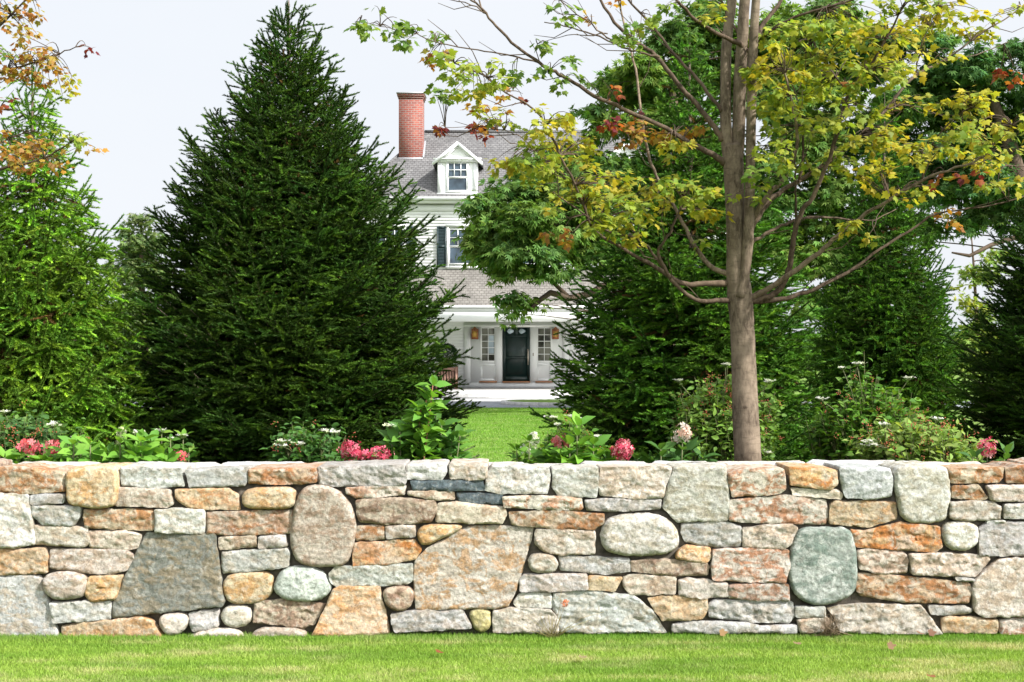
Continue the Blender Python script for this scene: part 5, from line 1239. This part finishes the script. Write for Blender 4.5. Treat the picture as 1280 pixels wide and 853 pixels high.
for k in range(34):
    z_ = r.uniform(.45, 1); a = b0+(top-b0)*z_; th = r.uniform(0, 6.28); L = .26*(1.25-z_)+.09; d = nrm(np.array([math.cos(th), math.sin(th), .45])); e = a+d*L*1.2; ww.tube([a, e], [.004, .002], 4)
    nn = 90; q = r.uniform(.15, 1, nn); pos = a+(e-a)*q[:, None]; rad = nrm(np.cross(np.tile(d, (nn, 1)), r.normal(size=(nn, 3)))); nd = nrm(d*.7+rad*.7); X, Yv, Z = frames(nd, np.cross(nd, rad)+1e-4)
    m.scatter([(-.5, 0, 0), (.5, 0, 0), (0, 1, 0)], [(0, 1, 2)], pos, Z, Yv, X, np.stack([np.full(nn, .004), np.full(nn, .02), np.full(nn, .02)], 1), np.array([.04, .10, .025])*r.uniform(.7, 1.4, (nn, 1)))
ww.build('trunk', M_BARKD, p); m.build('needles', M_NEEDLE, p)
p = plant('hydrangea', 'small hydrangea with a loose white panicle beside the lawn gap', 'hydrangea', 655, 9.1, HG)
stems_and_leaves(p, [(655, 662, 552, .45), (645, 646, 563, .35), (668, 676, 560, .4), (652, 650, 570, .3), (672, 683, 570, .3)], 9.1, OLIV, 62, .075, 6)
flower_head(p, 'flower_head', 667, 546, 10, 14, 9.05, 90, WHT, 12, .012, cone=True); flower_head(p, 'flower_head', 658, 562, 10, 8, 9.02, 30, WHT, 13, .010)
p = plant('viburnum_shrub', 'airy viburnum with tiny white caps over the lime green hydrangea', 'shrub', 705, 9.7, VG)
bushy(p, 715, 565, 44, 44, 9.7, 620, OLIV, 63, .055, 10, [(690, 521, 7), (711, 520, 6), (730, 524, 7), (698, 530, 5), (745, 545, 6)])
p = plant('hydrangea', 'salmon pink hydrangea head at the left of the lime green leaves', 'hydrangea', 700, 9.0, HG)
stems_and_leaves(p, [(698, 700, 562, .3), (690, 688, 574, .25)], 9.0, MIDG, 64, .09, 4)
flower_head(p, 'flower_head', 700, 554, 13, 10, 8.95, 70, CORAL, 14, .019)
p = plant('hydrangea', 'upright lime green hydrangea shoot with large leaves and no flower', 'hydrangea', 722, 8.95, HG)
stems_and_leaves(p, [(724, 721, 532, .6), (715, 712, 556, .4), (735, 742, 556, .45), (745, 750, 566, .35), (700, 702, 574, .25), (680, 684, 576, .2)], 8.95, LIME, 65, .13, 6)
p = plant('hydrangea', 'magenta pink hydrangea bloom resting on the wall right of the lime green shoot', 'hydrangea', 777, 9.0, HG)
stems_and_leaves(p, [(776, 777, 572, .3), (764, 758, 574, .25), (790, 797, 574, .25)], 9.0, MIDG, 66, .10, 4)
flower_head(p, 'flower_head', 777, 564, 17, 11, 8.92, 115, PINK, 15, .018); flower_head(p, 'flower_head', 778, 555, 8, 6, 8.92, 26, PINK, 16, .017)
p = plant('hydrangea', 'hydrangea with one cream and peach flower head left of the maple trunk', 'hydrangea', 846, 9.1, HG)
stems_and_leaves(p, [(845, 853, 552, .45), (832, 826, 562, .4), (860, 866, 562, .4), (846, 842, 572, .3), (872, 878, 572, .3), (820, 815, 575, .25)], 9.1, MIDG, 67, .11, 5)
flower_head(p, 'flower_head', 855, 541, 11, 11, 9.05, 56, PEACH, 17, .021); flower_head(p, 'flower_head', 846, 549, 7, 5, 9.05, 16, PEACH, 18, .019)
p = plant('viburnum_shrub', 'tall berried viburnum growing right behind the maple trunk', 'shrub', 905, 10.9, VG)
bushy(p, 905, 545, 66, 92, 10.9, 2300, [(.10, .20, .03), (.14, .25, .04), (.08, .16, .03), (.17, .27, .05)], 68, .062, 150, [(907, 455, 6), (848, 475, 7), (962, 476, 7), (958, 565, 8)], lumpy=.4)
p = plant('viburnum_shrub', 'pale leaved viburnum before the shaded spruce, farther back of the two at right', 'shrub', 1088, 10.8, VG)
bushy(p, 1088, 545, 70, 84, 10.8, 1700, OLIV, 69, .062, 50, [(1071, 454, 6), (1053, 459, 5), (1026, 498, 8), (1136, 472, 6)], lumpy=.6)
p = plant('viburnum_shrub', 'rounded viburnum with reddish berries low against the wall at right', 'shrub', 1150, 9.5, VG)
bushy(p, 1150, 568, 70, 48, 9.5, 1700, [(.12, .22, .035), (.17, .27, .05), (.22, .29, .07)], 70, .062, 90, [(1085, 551, 8), (1092, 555, 8), (1172, 523, 7), (1105, 530, 6), (1190, 558, 5)])
p = plant('hydrangea', 'lone deep pink hydrangea head near the right end of the wall', 'hydrangea', 1232, 9.1, HG)
stems_and_leaves(p, [(1232, 1234, 570, .3), (1222, 1216, 572, .25), (1246, 1256, 566, .3)], 9.1, MIDG, 71, .09, 4)
flower_head(p, 'flower_head', 1234, 560, 13, 12, 9.05, 80, PINK, 19, .016)

# ---------------------------------------------------------------- fallen leaves, dry weed
FG = 'fallen maple leaves on the front lawn'
LL = [('orange fallen leaf standing on the grass at the foot of the wall right of centre', 900, 789, (.55, .30, .14), 1), ('pale tan fallen leaf flat on the lawn below the middle of the wall', 730, 821, (.50, .36, .18), 0), ('small rust red fallen leaf on the lawn left of centre', 551, 813, (.40, .12, .05), 0),
      ('curled brown fallen leaf on the lawn at right', 1110, 806, (.42, .22, .12), 1), ('rust fallen leaf nearest the bottom edge of the picture', 1167, 845, (.45, .17, .08), 0), ('brown fallen leaf against the wall foot below the large pale stone', 1151, 788, (.40, .18, .10), 0), ('small upright brown leaf touching the wall at right', 1161, 784, (.35, .16, .10), 1), ('faded tan leaf lying on a dry patch of lawn at right', 999, 804, (.50, .30, .18), 0)]
for i, (lab, px, py, c, up_) in enumerate(LL):
    r = np.random.default_rng(200+i); Y = EYE/((py-CY)/FPX) if py < 783 else (EYE-.045)/((py-CY)/FPX); Y = min(Y, 7.93); q = np.array(P(px, py, Y)); q[2] = .036
    m = MB(); d = np.array([math.cos(i*2.1), math.sin(i*2.1), .12]); nz = np.array([.2, -.75 if up_ else -.25, .6 if up_ else 1.0]); X, Yv, Z = frames(d[None], nz[None])
    v = np.array(MLV); v[:, 2] = .5*v[:, 0]**2+.22*(v[:, 1]-.4)**2
    m.scatter(v, MLF, q[None], X, Yv, Z, .05, np.array(c)*np.array([.55, .62, .6])); o = m.build('fallen_leaf', M_PETAL)
    me = o.data; c0 = Vector(q); me.transform(__import__('mathutils').Matrix.Translation(-c0)); o.location = c0
    tag(o, lab, 'leaf', FG)
p = thing('dry_weed', 'dry straw-coloured weed with one orange flower against the wall foot', 'weed', (P(690, 0, 7.93).x, 7.93, 0))
r = np.random.default_rng(88); m = MB(); b0 = np.array([P(690, 0, 7.93).x, 7.93, 0.0])
for k in range(46):
    e = b0+np.array([r.normal(0, .09), r.normal(-.02, .02), r.uniform(.05, .16)]); m.tube([b0+np.array([r.normal(0, .04), 0, 0]), (b0+e)/2+r.normal(0, .01, 3), e], [.0016, .0013, .0008], 3, np.array([.34, .29, .12])*r.uniform(.7, 1.2))
for ex, ey in ((702, 735), (755, 765), (706, 757)): m.tube([b0, np.array(P((690+ex)/2+4, (780+ey)/2, 7.90)), np.array(P(ex, ey, 7.9))], [.002, .0016, .001], 3, (.30, .24, .12))
m.build('stems', M_PETAL, p)
flower_head(p, 'flower', 706, 755, 4.5, 4, 7.89, 12, [(.62, .16, .05), (.6, .22, .08)], 30, .011)
p = thing('dry_weed', 'tuft of dead roots under the grey-green boulder', 'weed', (P(1037, 0, 7.93).x, 7.93, 0))
m = MB(); b0 = np.array([P(1037, 0, 7.93).x, 7.94, 0.02])
for k in range(70):
    e = b0+np.array([r.normal(0, .06), r.normal(-.03, .02), r.uniform(.02, .16)]); m.tube([b0+np.array([r.normal(0, .05), 0, 0]), (b0+e)/2+r.normal(0, .02, 3), e], [.0016, .0014, .0008], 3, np.array([.30, .22, .14])*r.uniform(.6, 1.2))
m.build('stems', M_PETAL, p)
